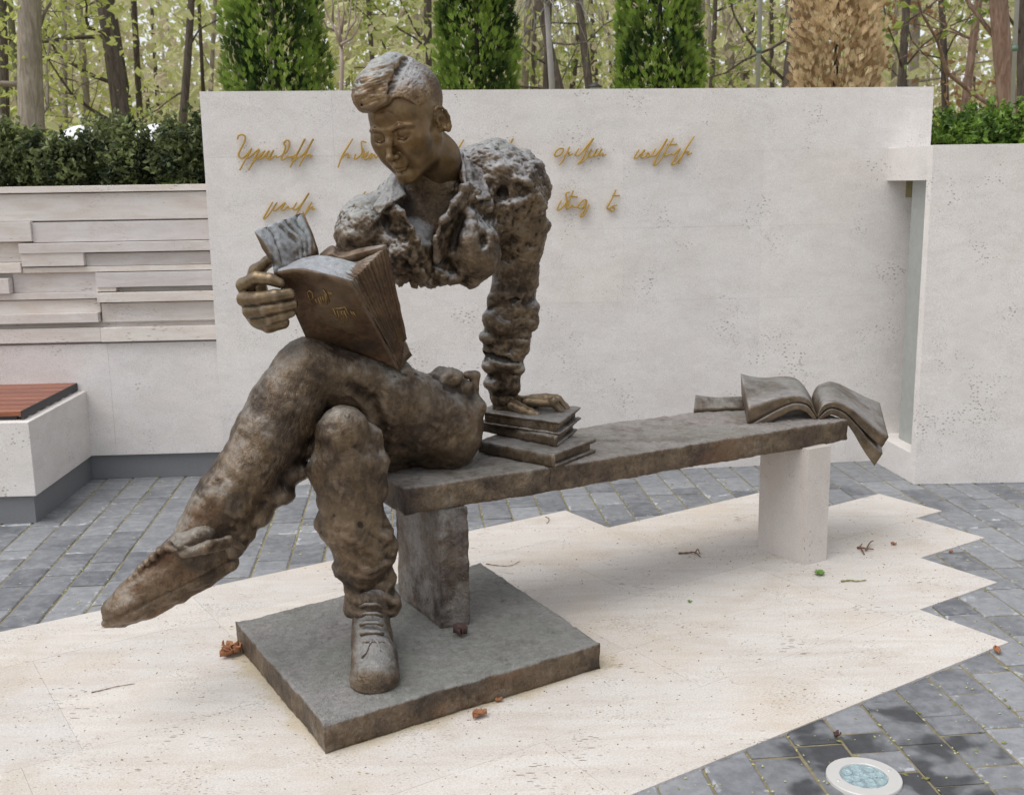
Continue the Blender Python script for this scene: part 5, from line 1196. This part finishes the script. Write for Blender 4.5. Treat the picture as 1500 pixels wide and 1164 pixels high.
# ================================================================ PLANTING AND WOOD BEHIND THE WALLS
def leaf_mat(name, c0, c1, trans=0.35, rough=0.5):
    t = NT(name); a = t.attr('tone'); c = t.mix(a, c0, c1); n = t.noise(t.vec(world=True), 2.0, 2); c = t.mix(0.35, c, t.mix(n, (0.6, 0.62, 0.5), (1.15, 1.1, 1.0)), 'MULTIPLY')
    t.set('Base Color', c); t.set('Roughness', rough); t.set('Specular IOR Level', 0.3)
    tr = t.t.nodes.new('ShaderNodeBsdfTranslucent'); t.l(c, tr.inputs[0]); mx = t.t.nodes.new('ShaderNodeMixShader'); mx.inputs[0].default_value = trans
    t.l(t.b.outputs[0], mx.inputs[1]); t.l(tr.outputs[0], mx.inputs[2]); t.l(mx.outputs[0], t.o.inputs[0]); return t.m
RS = np.random.RandomState(12)
def leaves(name, C, size, mat, parent=None, aspect=0.5, up=0.0, out=None, tone=None, jit=1.0, fold=0.15):
    """one rhombic two-triangle leaf per centre, random attitude"""
    n = len(C); d = RS.normal(size=(n, 3)) * jit
    if out is not None: d = d + out
    d[:, 2] += up; d /= np.linalg.norm(d, axis=1)[:, None]
    w = np.cross(d, RS.normal(size=(n, 3))); w /= np.linalg.norm(w, axis=1)[:, None]; nn = np.cross(d, w)
    L = (size * RS.uniform(0.6, 1.3, n))[:, None]; Wd = L * aspect
    V = np.stack([C - d * L / 2, C + w * Wd / 2 + nn * L * fold, C + d * L / 2, C - w * Wd / 2 + nn * L * fold], 1).reshape(-1, 3)
    b0 = np.arange(n)[:, None] * 4; F3 = np.concatenate([b0 + np.array([0, 1, 2]), b0 + np.array([0, 2, 3])])
    tn = RS.uniform(0, 1, n) if tone is None else np.clip(tone + RS.normal(0, 0.15, n), 0, 1)
    l = np.array(parent.location) if parent is not None else 0
    return ob(name, np_mesh(name, V - l, F3, mat, False, {'tone': np.repeat(tn, 4)}), parent)

# ground behind the walls
def terrain():
    nx, ny = 60, 40; V = []; Q = []
    for j in range(ny + 1):
        v = j / ny; y = 5.80 + 75 * v ** 2.0
        for i in range(nx + 1):
            x = (i / nx - 0.5) * (16 + 1.9 * (y - 5.6)); z = 1.40 + max(0, y - 7) * 0.030 + 0.12 * math.sin(x * 0.6 + y * 0.3) * min(1, (y - 5.8) / 6)
            V.append((x, y, z))
    for j in range(ny):
        for i in range(nx): a = j * (nx + 1) + i; Q.append((a, a + 1, a + nx + 2, a + nx + 1))
    return np.array(V), np.array(Q)
tv_, tq_ = terrain(); M_soil = plain('woodland_soil', (0.30, 0.27, 0.14), 0.9, nz=0.5, scale=3, bump=0.02)
tag(ob('woodland_floor', np_mesh('woodland_floor', tv_, tq_, M_soil)), kind='structure')
gz = lambda x, y: 1.40 + max(0, y - 7) * 0.030 + 0.12 * math.sin(x * 0.6 + y * 0.3) * min(1, max(0, (y - 5.8) / 6))

# --- columnar thujas
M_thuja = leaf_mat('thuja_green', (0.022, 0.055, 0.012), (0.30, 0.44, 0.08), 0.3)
M_dead = leaf_mat('thuja_dead', (0.50, 0.35, 0.20), (0.86, 0.70, 0.47), 0.25, 0.7)
M_bark = plain('thuja_bark', (0.045, 0.04, 0.025), 0.9, nz=0.3)
def thuja(name, label, px, Y, rad, mat, n=13000, H=2.7, seed=0, ragged=0.0, size=0.048, aspect=0.085, group='young thujas in a row behind the tall wall'):
    c = P(px, 130, Y); z0 = 1.40; o = empty(name, (c[0], c[1], z0)); tag(o, label, 'conifer', group)
    m = MB(); m.tube([(0, 0, 0), (0.01, 0, H * 0.5), (0, 0.01, H * 0.92)], [0.018, 0.012, 0.004], 8); m.build('trunk', M_bark, o, True)
    r = np.random.RandomState(seed); h = r.uniform(0, 1, n) ** 0.9; prof = rad * np.where(h < 0.15, 0.80 + h * 1.33, (1 - ((h - 0.15) / 0.85) ** 1.7) ** 0.75)
    th = r.uniform(0, 2 * np.pi, n); lump = 1 + 0.16 * noise3(np.stack([np.cos(th) * 2.2, np.sin(th) * 2.2, h * 9 + seed], 1)) + ragged * noise3(np.stack([np.cos(th) * 4, np.sin(th) * 4, h * 22 + seed], 1))
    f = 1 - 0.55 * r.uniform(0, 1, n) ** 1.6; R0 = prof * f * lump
    C0 = np.stack([R0 * np.cos(th), R0 * np.sin(th), h * H], 1)
    out = np.stack([np.cos(th), np.sin(th), np.full(n, 1.9)], 1) + r.normal(size=(n, 3)) * 0.45; out /= np.linalg.norm(out, axis=1)[:, None]
    sd = np.cross(out, r.normal(size=(n, 3))); sd /= np.linalg.norm(sd, axis=1)[:, None]; nn = np.cross(out, sd)
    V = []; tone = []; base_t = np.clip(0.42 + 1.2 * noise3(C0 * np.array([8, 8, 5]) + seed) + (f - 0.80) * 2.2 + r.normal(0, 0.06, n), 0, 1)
    # a flat spray: midrib with seven scale-leaf fingers
    sz = size * r.uniform(0.7, 1.3, n)
    for a, l, s in [(0, 0, 1.0), (0.42, 0.1, 0.8), (-0.42, 0.1, 0.8), (0.6, 0.32, 0.62), (-0.6, 0.32, 0.62), (0.4, 0.5, 0.5), (-0.4, 0.5, 0.5)]:
        dr = out * math.cos(a) + sd * math.sin(a); pp = -out * math.sin(a) + sd * math.cos(a); S = C0 + out * (sz * l)[:, None]; L = (sz * s)[:, None]; w = L * aspect
        V.append(np.stack([S, S + dr * L * 0.5 + pp * w + nn * L * 0.05, S + dr * L, S + dr * L * 0.5 - pp * w + nn * L * 0.05], 1)); tone.append(np.repeat(base_t[:, None], 4, 1))
    V = np.concatenate(V).reshape(-1, 3); q = np.arange(len(V)).reshape(-1, 4); tone = np.concatenate(tone).ravel()
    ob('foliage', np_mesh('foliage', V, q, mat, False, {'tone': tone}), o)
    return o
thuja('thuja', 'leftmost green columnar thuja behind the tall wall, left of the statue head', 406, 6.6, 0.30, M_thuja, seed=1)
thuja('thuja', 'green columnar thuja directly behind the statue head, second from the left', 698, 6.65, 0.245, M_thuja, seed=5)
thuja('thuja', 'green columnar thuja right of the middle, beside the dead brown one', 964, 6.7, 0.265, M_thuja, seed=9)
thuja('dead_thuja', 'dead dry brown columnar thuja behind the right part of the wall', 1222, 6.75, 0.265, M_dead, n=10000, seed=13, ragged=0.22, size=0.054, aspect=0.09)

# --- hedges along the wall tops
M_hedge = leaf_mat('hedge_leaf', (0.030, 0.045, 0.022), (0.24, 0.29, 0.12), 0.3, 0.4)
M_box = leaf_mat('box_leaf', (0.06, 0.12, 0.025), (0.22, 0.36, 0.06), 0.3, 0.35)
M_stem = plain('shrub_stem', (0.09, 0.065, 0.05), 0.9, nz=0.3)
def shrub(name, label, x, y, z, rx, ry, h, mat, n=2600, size=0.034, seed=0, group=None, spikes=9, cat='shrub'):
    o = empty(name, (x, y, z)); tag(o, label, cat, group); r = np.random.RandomState(seed)
    m = MB()
    tips = []
    for k in range(9):
        a = r.uniform(0, 6.28); q = r.uniform(0.2, 0.8); e = (rx * q * math.cos(a), ry * q * math.sin(a), h * r.uniform(0.6, 0.95)); tips.append(e)
        m.tube([(0.03 * math.cos(a), 0.03 * math.sin(a), 0), (e[0] * 0.5, e[1] * 0.5, e[2] * 0.5), e], [0.008, 0.005, 0.002], 5)
    m.build('stems', M_stem, o)
    d = r.normal(size=(n, 3)); d /= np.linalg.norm(d, axis=1)[:, None]; rad = r.uniform(0.35, 1, n) ** 0.55
    C0 = d * rad[:, None] * np.array([rx, ry, h * 0.52]); C0[:, 2] += h * 0.48
    C0 = C0 * (1 + 0.55 * noise3(d * 3.2 + seed))[:, None]
    sp = []
    for k in range(spikes):                                  # shoots that stand above the mass
        a, q = r.uniform(0, 6.28), r.uniform(0, 0.8); b_ = np.array([rx * q * math.cos(a), ry * q * math.sin(a), h * 0.8]); t = r.uniform(0, 1, 55)
        sp.append(b_ + np.stack([0.05 * r.normal() * t, 0.05 * r.normal() * t, t * h * r.uniform(0.25, 0.5)], 1) + r.normal(size=(55, 3)) * 0.014)
    C0 = np.concatenate([C0] + sp); C0 = C0[C0[:, 2] > 0.0]
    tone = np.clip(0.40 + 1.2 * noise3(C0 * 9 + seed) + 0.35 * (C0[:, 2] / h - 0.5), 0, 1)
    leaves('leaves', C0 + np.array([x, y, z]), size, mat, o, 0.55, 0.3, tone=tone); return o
hd = ['shrub at the far left end of the hedge above the low wall', 'dark shrub left of the first white boulder in the hedge', 'dark shrub between the two white boulders, near the pale trunk', 'tall spiky shrub under the dark leaning trunk', 'dark shrub left of the second white boulder', 'dark shrub right of the second white boulder', 'last hedge shrub touching the tall wall corner', 'half hidden hedge shrub behind the left end of the inscription wall']
for i, (px, h) in enumerate([(5, 0.37), (52, 0.33), (98, 0.30), (150, 0.36), (185, 0.38), (222, 0.28), (262, 0.37), (300, 0.40)]):
    c = P(px, 230, 6.15 + 0.12 * (i % 2)); shrub('hedge_shrub', 'dark green ' + hd[i].replace('dark ', '', 1) if hd[i].startswith('dark ') else hd[i], c[0], c[1], 1.44, 0.155, 0.19, h, M_hedge, 2100, 0.036, 20 + i, 'dark green hedge shrubs above the low wall')
for i, (px, h, l) in enumerate([(1392, 0.30, 'bright green box shrub beside the right corner of the tall wall'), (1440, 0.32, 'bright green box shrub in the middle of the right planter'), (1492, 0.30, 'bright green box shrub at the right edge of the picture')]):
    c = P(px, 190, 6.0 + 0.1 * (i % 2)); shrub('box_shrub', l, c[0], c[1], 1.52, 0.15, 0.2, h, M_box, 2300, 0.036, 40 + i, 'bright green box shrubs in the right planter', 2)
m = MB(); m.box((2.05, 5.72, 1.40), (4.4, 6.8, 1.58)); tag(m.build('planter_soil', M_soil), kind='structure')
# small leafy plants at the foot of the hedge
for i, (px, py, s, l) in enumerate([(248, 262, 0.075, 'bright green broad leaved seedling at the right end of the low wall top'), (116, 268, 0.04, 'small green weed at the middle of the low wall top'), (28, 266, 0.05, 'light green weed at the left end of the low wall top')]):
    c = P(px, py, 5.95); o = empty('leafy_weed', (c[0], c[1], 1.45)); tag(o, l, 'plant'); r = np.random.RandomState(i)
    for k in range(9):
        a = k * 0.7 + r.uniform(0, 0.4); e = r.uniform(0.3, 1.1); L = s * r.uniform(1.1, 1.7); mb = MB(); V = []
        for u in (0, 0.35, 0.7, 1.0):
            w = L * 0.22 * math.sin(math.pi * (0.08 + 0.9 * u)); px_, pz_ = L * u * math.cos(e), L * u * math.sin(e) * (1 - 0.4 * u) + s * 0.25
            for v in (-1, 0, 1): V.append((px_ * math.cos(a) - v * w * math.sin(a), px_ * math.sin(a) + v * w * math.cos(a), pz_ + abs(v) * w * 0.4))
        mb.poly(V, [(j * 3 + q, j * 3 + q + 1, j * 3 + q + 4, j * 3 + q + 3) for j in range(3) for q in range(2)]); mb.build('leaf', M_green, o, True)
# white boulders in the hedge
M_white = plain('white_stone', (0.72, 0.72, 0.74), 0.8, nz=0.08, scale=8, bump=0.01)
for px, py, w, l in [(119, 205, 0.17, 'white rounded boulder showing through the hedge, left one'), (228, 203, 0.15, 'white rounded boulder showing through the hedge, right one')]:
    c = P(px, py, 6.9); bv = Vol((-0.3, -0.3, -0.3), (0.3, 0.3, 0.25), 0.02); bv.ell((0, 0, -0.05), (w, 0.14, 0.13), 0); bv.ell((w * 0.5, 0.02, -0.1), (w * 0.6, 0.12, 0.12), 0.05); bv.cone((0, 0, -0.06), (0, 0, -0.28), 0.12, 0.14, 0.06)
    V, Q = bv.mesh(); V = V + normals(V, Q) * (fbm(V, 9, 2) * 0.012)[:, None]; o = ob('white_boulder', np_mesh('white_boulder', V, Q, M_white), None, tuple(c)); tag(o, l, 'boulder')

# --- woodland trees
barks = [plain('bark_dark', (0.11, 0.088, 0.072), 0.95, nz=0.4, scale=9, bump=0.02), plain('bark_pale', (0.30, 0.26, 0.21), 0.95, nz=0.3, scale=7, bump=0.015), plain('bark_moss', (0.17, 0.165, 0.08), 0.95, nz=0.4, scale=8, bump=0.02), plain('bark_red', (0.24, 0.145, 0.10), 0.95, nz=0.45, scale=6, bump=0.03)]
M_spring = leaf_mat('spring_leaf', (0.42, 0.48, 0.12), (0.72, 0.76, 0.30), 0.6); M_mid = leaf_mat('mid_leaf', (0.18, 0.25, 0.06), (0.42, 0.50, 0.13), 0.55); M_rust = leaf_mat('rusty_leaf', (0.26, 0.14, 0.07), (0.45, 0.28, 0.15), 0.4)
def wood_tree(name, label, x0, x1, Y, wpx, bark, nleaf=1500, leafm=None, seed=0, top=8.0, group='trees of the wood behind the walls', crown0=0.16, lsize=0.10, nbr=11, wob=0.1):
    """x0 = photo column of the stem at the top edge of the picture, x1 = at the wall top"""
    a, b_ = P(x1, 150, Y), P(x0, 0, Y); dx = (b_[0] - a[0]) / (b_[2] - a[2]); bx_, z0 = a[0], gz(a[0], Y) - 0.1; bx_ = a[0] - dx * (a[2] - z0)
    o = empty(name, (bx_, Y, z0)); tag(o, label, 'tree', group); r = np.random.RandomState(seed); r0 = RM(wpx / 2, Y)
    N_ = 14; pts = []; rs = []
    for i in range(N_):
        t = i / (N_ - 1); z = t * top; pts.append((dx * z + wob * r0 * 6 * math.sin(t * 7 + seed) * t ** 0.5, 0.25 * math.sin(t * 3 + seed) * t, z)); rs.append(r0 * (1.35 if i == 0 else 1.0) * (1 - 0.72 * t))
    m = MB(); m.tube(pts, rs, 10); m.build('trunk', bark, o, True)
    brm = MB(); C = []
    for k in range(nbr):
        t = crown0 + (1 - crown0) * (k + r.uniform(0, 1)) / nbr; i = min(int(t * (N_ - 1)), N_ - 2); p = np.array(pts[i]); a_ = r.uniform(0, 6.28); L = top * (0.34 - 0.18 * t) * r.uniform(0.6, 1.2)
        d = np.array([math.cos(a_), math.sin(a_) * 0.8, r.uniform(0.1, 0.9)]); d /= np.linalg.norm(d); q = [p]
        for s in range(6): d = d + r.normal(size=3) * 0.22 + np.array([0, 0, 0.05]); d /= np.linalg.norm(d); q.append(q[-1] + d * L / 6)
        rr = rs[i] * 0.28; brm.tube(q, [rr * (1 - 0.85 * s / 6) for s in range(7)], 5)
        for s in range(2, 7):
            for _ in range(3):
                e = r.normal(size=3) * np.array([1, 1, 0.8]); e /= np.linalg.norm(e); L2 = L * 0.28 * r.uniform(0.5, 1.2); q2 = [q[s], q[s] + e * L2 * 0.5 + r.normal(size=3) * 0.04, q[s] + e * L2 + np.array([0, 0, r.uniform(-0.2, 0.2)])]
                brm.tube(q2, [rr * 0.22, rr * 0.13, 0.002], 4); C.append(q2[1]); C.append(q2[2]); C.append(q[s])
    brm.build('branches', bark, o, True)
    if nleaf:
        C = np.array(C); ci = r.randint(0, len(C), nleaf); P0 = C[ci] + r.normal(size=(nleaf, 3)) * 0.20
        leaves('crown', P0 + np.array([bx_, Y, z0]), lsize, leafm or M_spring, o, 0.6, tone=np.clip(0.5 + noise3(P0 * 1.1 + seed), 0, 1))
    return o
def bark_mat(name, c0, c1, sc=1.0):
    t = NT(name); v = t.vec((1, 1, 0.18), world=True); n = t.noise(v, 26 * sc, 5, 0.65, 0.8); n2 = t.noise(t.vec(world=True), 3.0, 4, 0.6)
    c = t.mix(t.ramp(n, 0.3, 0.7), c0, c1); c = t.mix(t.ramp(n2, 0.45, 0.65, 0, 0.5), c, tuple(x * 0.55 for x in c1)); t.set('Base Color', c); t.set('Roughness', 0.95); t.set('Normal', t.bump(n, 0.03, 0.8)); return t.m
barks = [bark_mat('bark_dark', (0.055, 0.042, 0.034), (0.15, 0.12, 0.10)), bark_mat('bark_pale', (0.20, 0.165, 0.13), (0.42, 0.37, 0.31), 0.7), bark_mat('bark_moss', (0.10, 0.10, 0.05), (0.24, 0.23, 0.13)), bark_mat('bark_red', (0.16, 0.085, 0.055), (0.34, 0.24, 0.19), 0.8)]
T_ = [ # label, x at top edge, x at wall top, Y, px width, bark, leaves, material
 ('thick pale grey trunk at the left of the wood', 52, 50, 13, 38, 1, 900, M_spring), ('thin mossy trunk left of the thick pale one', 14, 32, 20, 12, 2, 900, M_mid), ('slim pale trunk between the thick pale and the dark leaning trees', 92, 95, 22, 9, 1, 700, M_spring),
 ('dark brown trunk leaning left, above the hedge', 146, 172, 14, 27, 0, 1300, M_spring), ('slim dark trunk left of the first thuja', 279, 268, 18, 13, 0, 1500, M_spring), ('dark trunk between the first thuja and the statue head', 629, 627, 19, 14, 0, 1500, M_mid),
 ('slim dark leaning trunk right of the second thuja, left one of the crossing pair', 806, 800, 17, 11, 0, 300, M_spring), ('dark trunk leaning left, right one of the crossing pair', 788, 826, 16, 14, 0, 300, M_spring), ('dark trunk close to the left side of the third thuja', 846, 866, 16, 13, 0, 900, M_mid),
 ('dark straight trunk left of the dead thuja', 1166, 1150, 14, 20, 0, 700, M_mid), ('slim dark trunk right of the dead thuja', 1330, 1318, 16, 13, 0, 600, M_mid), ('grey pale trunk right of the dead thuja, behind the slim dark one', 1345, 1336, 19, 17, 1, 600, M_spring),
 ('brown slanting trunk left of the red barked one', 1434, 1415, 16, 13, 3, 700, M_rust), ('reddish barked thick trunk near the right edge', 1462, 1477, 11, 29, 3, 500, M_mid), ('dark trunk at the right edge of the wood', 1496, 1499, 13, 18, 0, 500, M_mid),
 ('thin brown trunk left of the steel pole', 1048, 1040, 22, 9, 0, 900, M_spring), ('slim brown trunk between the pale trunks at far left', -2, 4, 15, 14, 0, 700, M_mid), ('thin grey trunk right of the slim dark one near the first thuja', 316, 306, 24, 8, 1, 900, M_spring),
 ('thin dark trunk behind the left thuja gap', 540, 552, 26, 9, 0, 1100, M_spring), ('slim trunk seen between the dead thuja and the steel pole', 1128, 1132, 24, 8, 0, 900, M_mid), ('thin leaning trunk between the pair of crossing trunks and the third thuja', 742 + 40, 745 + 35, 25, 8, 0, 700, M_spring), ('brown trunk right of the grey pale trunk in the right wood', 1378, 1384, 18, 12, 0, 500, M_rust)]
for i, (l, a, b_, Y, w, bk, nl, lm) in enumerate(T_):
    wood_tree('woodland_tree', l, a, b_, Y, w, barks[bk], nl, lm, 60 + i, top=7.5 + (i % 3), lsize=0.085 + 0.002 * Y, nbr=14 if w > 11 else 12, crown0=0.10)
# bare pale young tree with upswept forks, left of the statue head
c = P(500, 133, 8.0); o = empty('bare_young_tree', (c[0], c[1], 1.42)); tag(o, 'bare pale young tree with upswept forked branches behind the wall', 'tree'); l = np.array(o.location)
zt = lambda x, y: P(x, y, 8.0) - l; M_pale = plain('bark_pink', (0.42, 0.33, 0.28), 0.8, nz=0.15)
m = MB(); m.tube([(0, 0, 0), zt(500, 133), zt(501, 100), zt(500, 68)], [0.018, 0.016, 0.015, 0.014], 8); m.build('trunk', M_pale, o, True)
m = MB()
for pts in [[(500, 68), (492, 45), (480, 22), (470, -5), (462, -40)], [(500, 68), (497, 40), (495, 15), (492, -30)], [(500, 68), (508, 48), (512, 20), (516, -25)], [(501, 66), (515, 55), (524, 42), (530, 15)], [(492, 45), (478, 40), (472, 25), (470, 5)], [(509, 46), (520, 30), (519, 10), (524, -20)], [(486, 34), (488, 10), (484, -20)], [(499, 50), (504, 20), (503, -30)], [(470, 22), (462, 8), (458, -15)]]:
    n_ = len(pts); m.tube([zt(x, y) + np.array([0, 0.04 * math.sin(i * 2 + x), 0]) for i, (x, y) in enumerate(pts)], [0.011 * (1 - 0.75 * i / (n_ - 1)) for i in range(n_)], 6)
m.build('branches', M_pale, o, True)
# drooping bare tree right of the second thuja
c = P(805, 133, 9.0); o = empty('weeping_bare_tree', (c[0], c[1], 1.45)); tag(o, 'leafless grey tree with arching drooping twigs between second and third thuja', 'tree'); M_grey = plain('bark_silver', (0.30, 0.28, 0.26), 0.85, nz=0.2)
m = MB(); m.tube([(0, 0, 0), (0.02, 0, 0.8), (-0.02, 0.02, 1.5)], [0.03, 0.026, 0.02], 8); m.build('trunk', M_grey, o, True); m = MB(); r = np.random.RandomState(4)
for k in range(46):
    a = r.uniform(0, 6.28); R0 = r.uniform(0.25, 0.75); h = r.uniform(0.05, 0.45); q = []
    for s in range(8): t = s / 7; q.append((R0 * t * math.cos(a) + 0.03 * r.normal() * t, R0 * t * math.sin(a) + 0.03 * r.normal() * t, 1.45 + h * math.sin(t * 2.2) * 1.3 - 0.65 * t ** 2.6 + 0.02 * r.normal()))
    m.tube(q, [0.008 * (1 - 0.8 * s / 7) for s in range(8)], 4)
m.build('branches', M_grey, o, True)
# steel poles
for px, px0, Y, w, l in [(1110, 1114, 9.0, 6, 'thin galvanised steel pole between the third and the dead thuja'), (1484, 1490, 8.5, 6, 'thin grey steel pole near the right edge beside the reddish trunk')]:
    a, b_ = P(px, 130, Y), P(px0, 0, Y); z0 = gz(a[0], Y) - 0.05; dx = (b_[0] - a[0]) / (b_[2] - a[2]); bx_ = a[0] - dx * (a[2] - z0); o = empty('steel_pole', (bx_, Y, z0)); tag(o, l, 'pole')
    m = MB(); m.tube([(0, 0, 0), (dx * 4.5, 0, 4.5)], RM(w / 2, Y), 12); m.build('shaft', plain('galvanised', (0.42, 0.42, 0.43), 0.5, 0.4, nz=0.1), o, True); m = MB(); zc = a[2] - z0 + 0.27; m.tube([(dx * zc, 0, zc), (dx * (zc + 0.04), 0, zc + 0.04)], RM(w / 2, Y) * 1.35, 12); m.build('collar', plain('pole_band', (0.12, 0.20, 0.16), 0.6, 0.1), o, True)
    m = MB(); m.tube([(0, 0, 0), (0, 0, 0.02)], 0.05, 12); m.build('foot_plate', M_alu, o)
# garden lamp just above the wall
c = P(871, 128, 8.6); o = empty('garden_lamp', (c[0], c[1], 1.42)); tag(o, 'small dark garden lantern just above the wall left of the third thuja', 'lamp'); h = c[2] - 1.42
m = MB(); m.tube([(0, 0, 0), (0, 0, h - 0.06)], 0.018, 8); m.build('post', M_black, o, True)
m = lathe([(0.0001, h + 0.035), (0.02, h + 0.03), (0.06, h + 0.005), (0.06, h), (0.0001, h)], 14); m.build('lamp_cap', M_black, o, True)
m = lathe([(0.035, h), (0.032, h - 0.05), (0.02, h - 0.06), (0.0001, h - 0.06)], 14); m.build('lamp_glass', plain('lamp_glass', (0.5, 0.5, 0.5), 0.3), o, True)

# --- distant wood: undergrowth, thin stems and haze of spring foliage
def far_leaves(n, y0, y1, zlo, zhi, size, mat, name, seed, thr=0.0, fq=0.5):
    r = np.random.RandomState(seed); m_ = n * 4; y = y0 + (y1 - y0) * r.uniform(0, 1, m_); x = (r.uniform(-0.5, 0.5, m_)) * (y * 1.15); z = r.uniform(0, 1, m_)
    g = 1.40 + np.maximum(0, y - 7) * 0.03; z = g + zlo + (zhi - zlo) * z; C = np.stack([x, y, z], 1); dn = noise3(C * fq + seed) + 0.5 * noise3(C * fq * 2.7 + seed) 
    C = C[dn > thr][:n]; o = leaves(name, C, size, mat, None, 0.65, tone=np.clip(0.5 + noise3(C * 0.7), 0, 1)); return tag(o, kind='stuff')
M_farg = leaf_mat('far_green', (0.48, 0.50, 0.24), (0.76, 0.76, 0.46), 0.6); M_farb = leaf_mat('far_brown', (0.50, 0.44, 0.32), (0.70, 0.63, 0.48), 0.5)  # leaf colours made paler to paint in distance haze
far_leaves(17000, 16, 46, 0.0, 7.0, 0.22, M_farg, 'distant_foliage', 1, 0.10, 0.45)
far_leaves(20000, 30, 60, 0.0, 8.0, 0.42, M_farg, 'distant_foliage', 2, 0.0, 0.3)
far_leaves(14000, 22, 60, 0.0, 4.0, 0.26, M_farb, 'distant_brushwood', 3, -0.05, 0.35)
far_leaves(16000, 9.5, 24, -0.1, 0.55, 0.09, M_mid, 'woodland_undergrowth', 4, 0.05, 0.7)
m = MB(); r = random.Random(8)
for k in range(90):
    y = r.uniform(20, 55); x = r.uniform(-0.52, 0.52) * y; z = 1.3 + (y - 7) * 0.03; rr = r.uniform(0.03, 0.14); ln = r.uniform(-0.1, 0.1)
    m.tube([(x, y, z), (x + ln * 3 + r.gauss(0, 0.1), y, z + 4), (x + ln * 7, y, z + 9)], [rr, rr * 0.8, rr * 0.4], 6)
tag(m.build('distant_trunks', barks[1], None, True), kind='stuff')
m = MB()
for k in range(40):
    y = r.uniform(18, 50); x = r.uniform(-0.52, 0.52) * y; z = 1.3 + (y - 7) * 0.03; rr = r.uniform(0.03, 0.11); ln = r.uniform(-0.15, 0.15)
    m.tube([(x, y, z), (x + ln * 3 + r.gauss(0, 0.1), y, z + 4), (x + ln * 7, y, z + 9)], [rr, rr * 0.8, rr * 0.4], 6)
tag(m.build('distant_trunks', barks[0], None, True), kind='stuff')
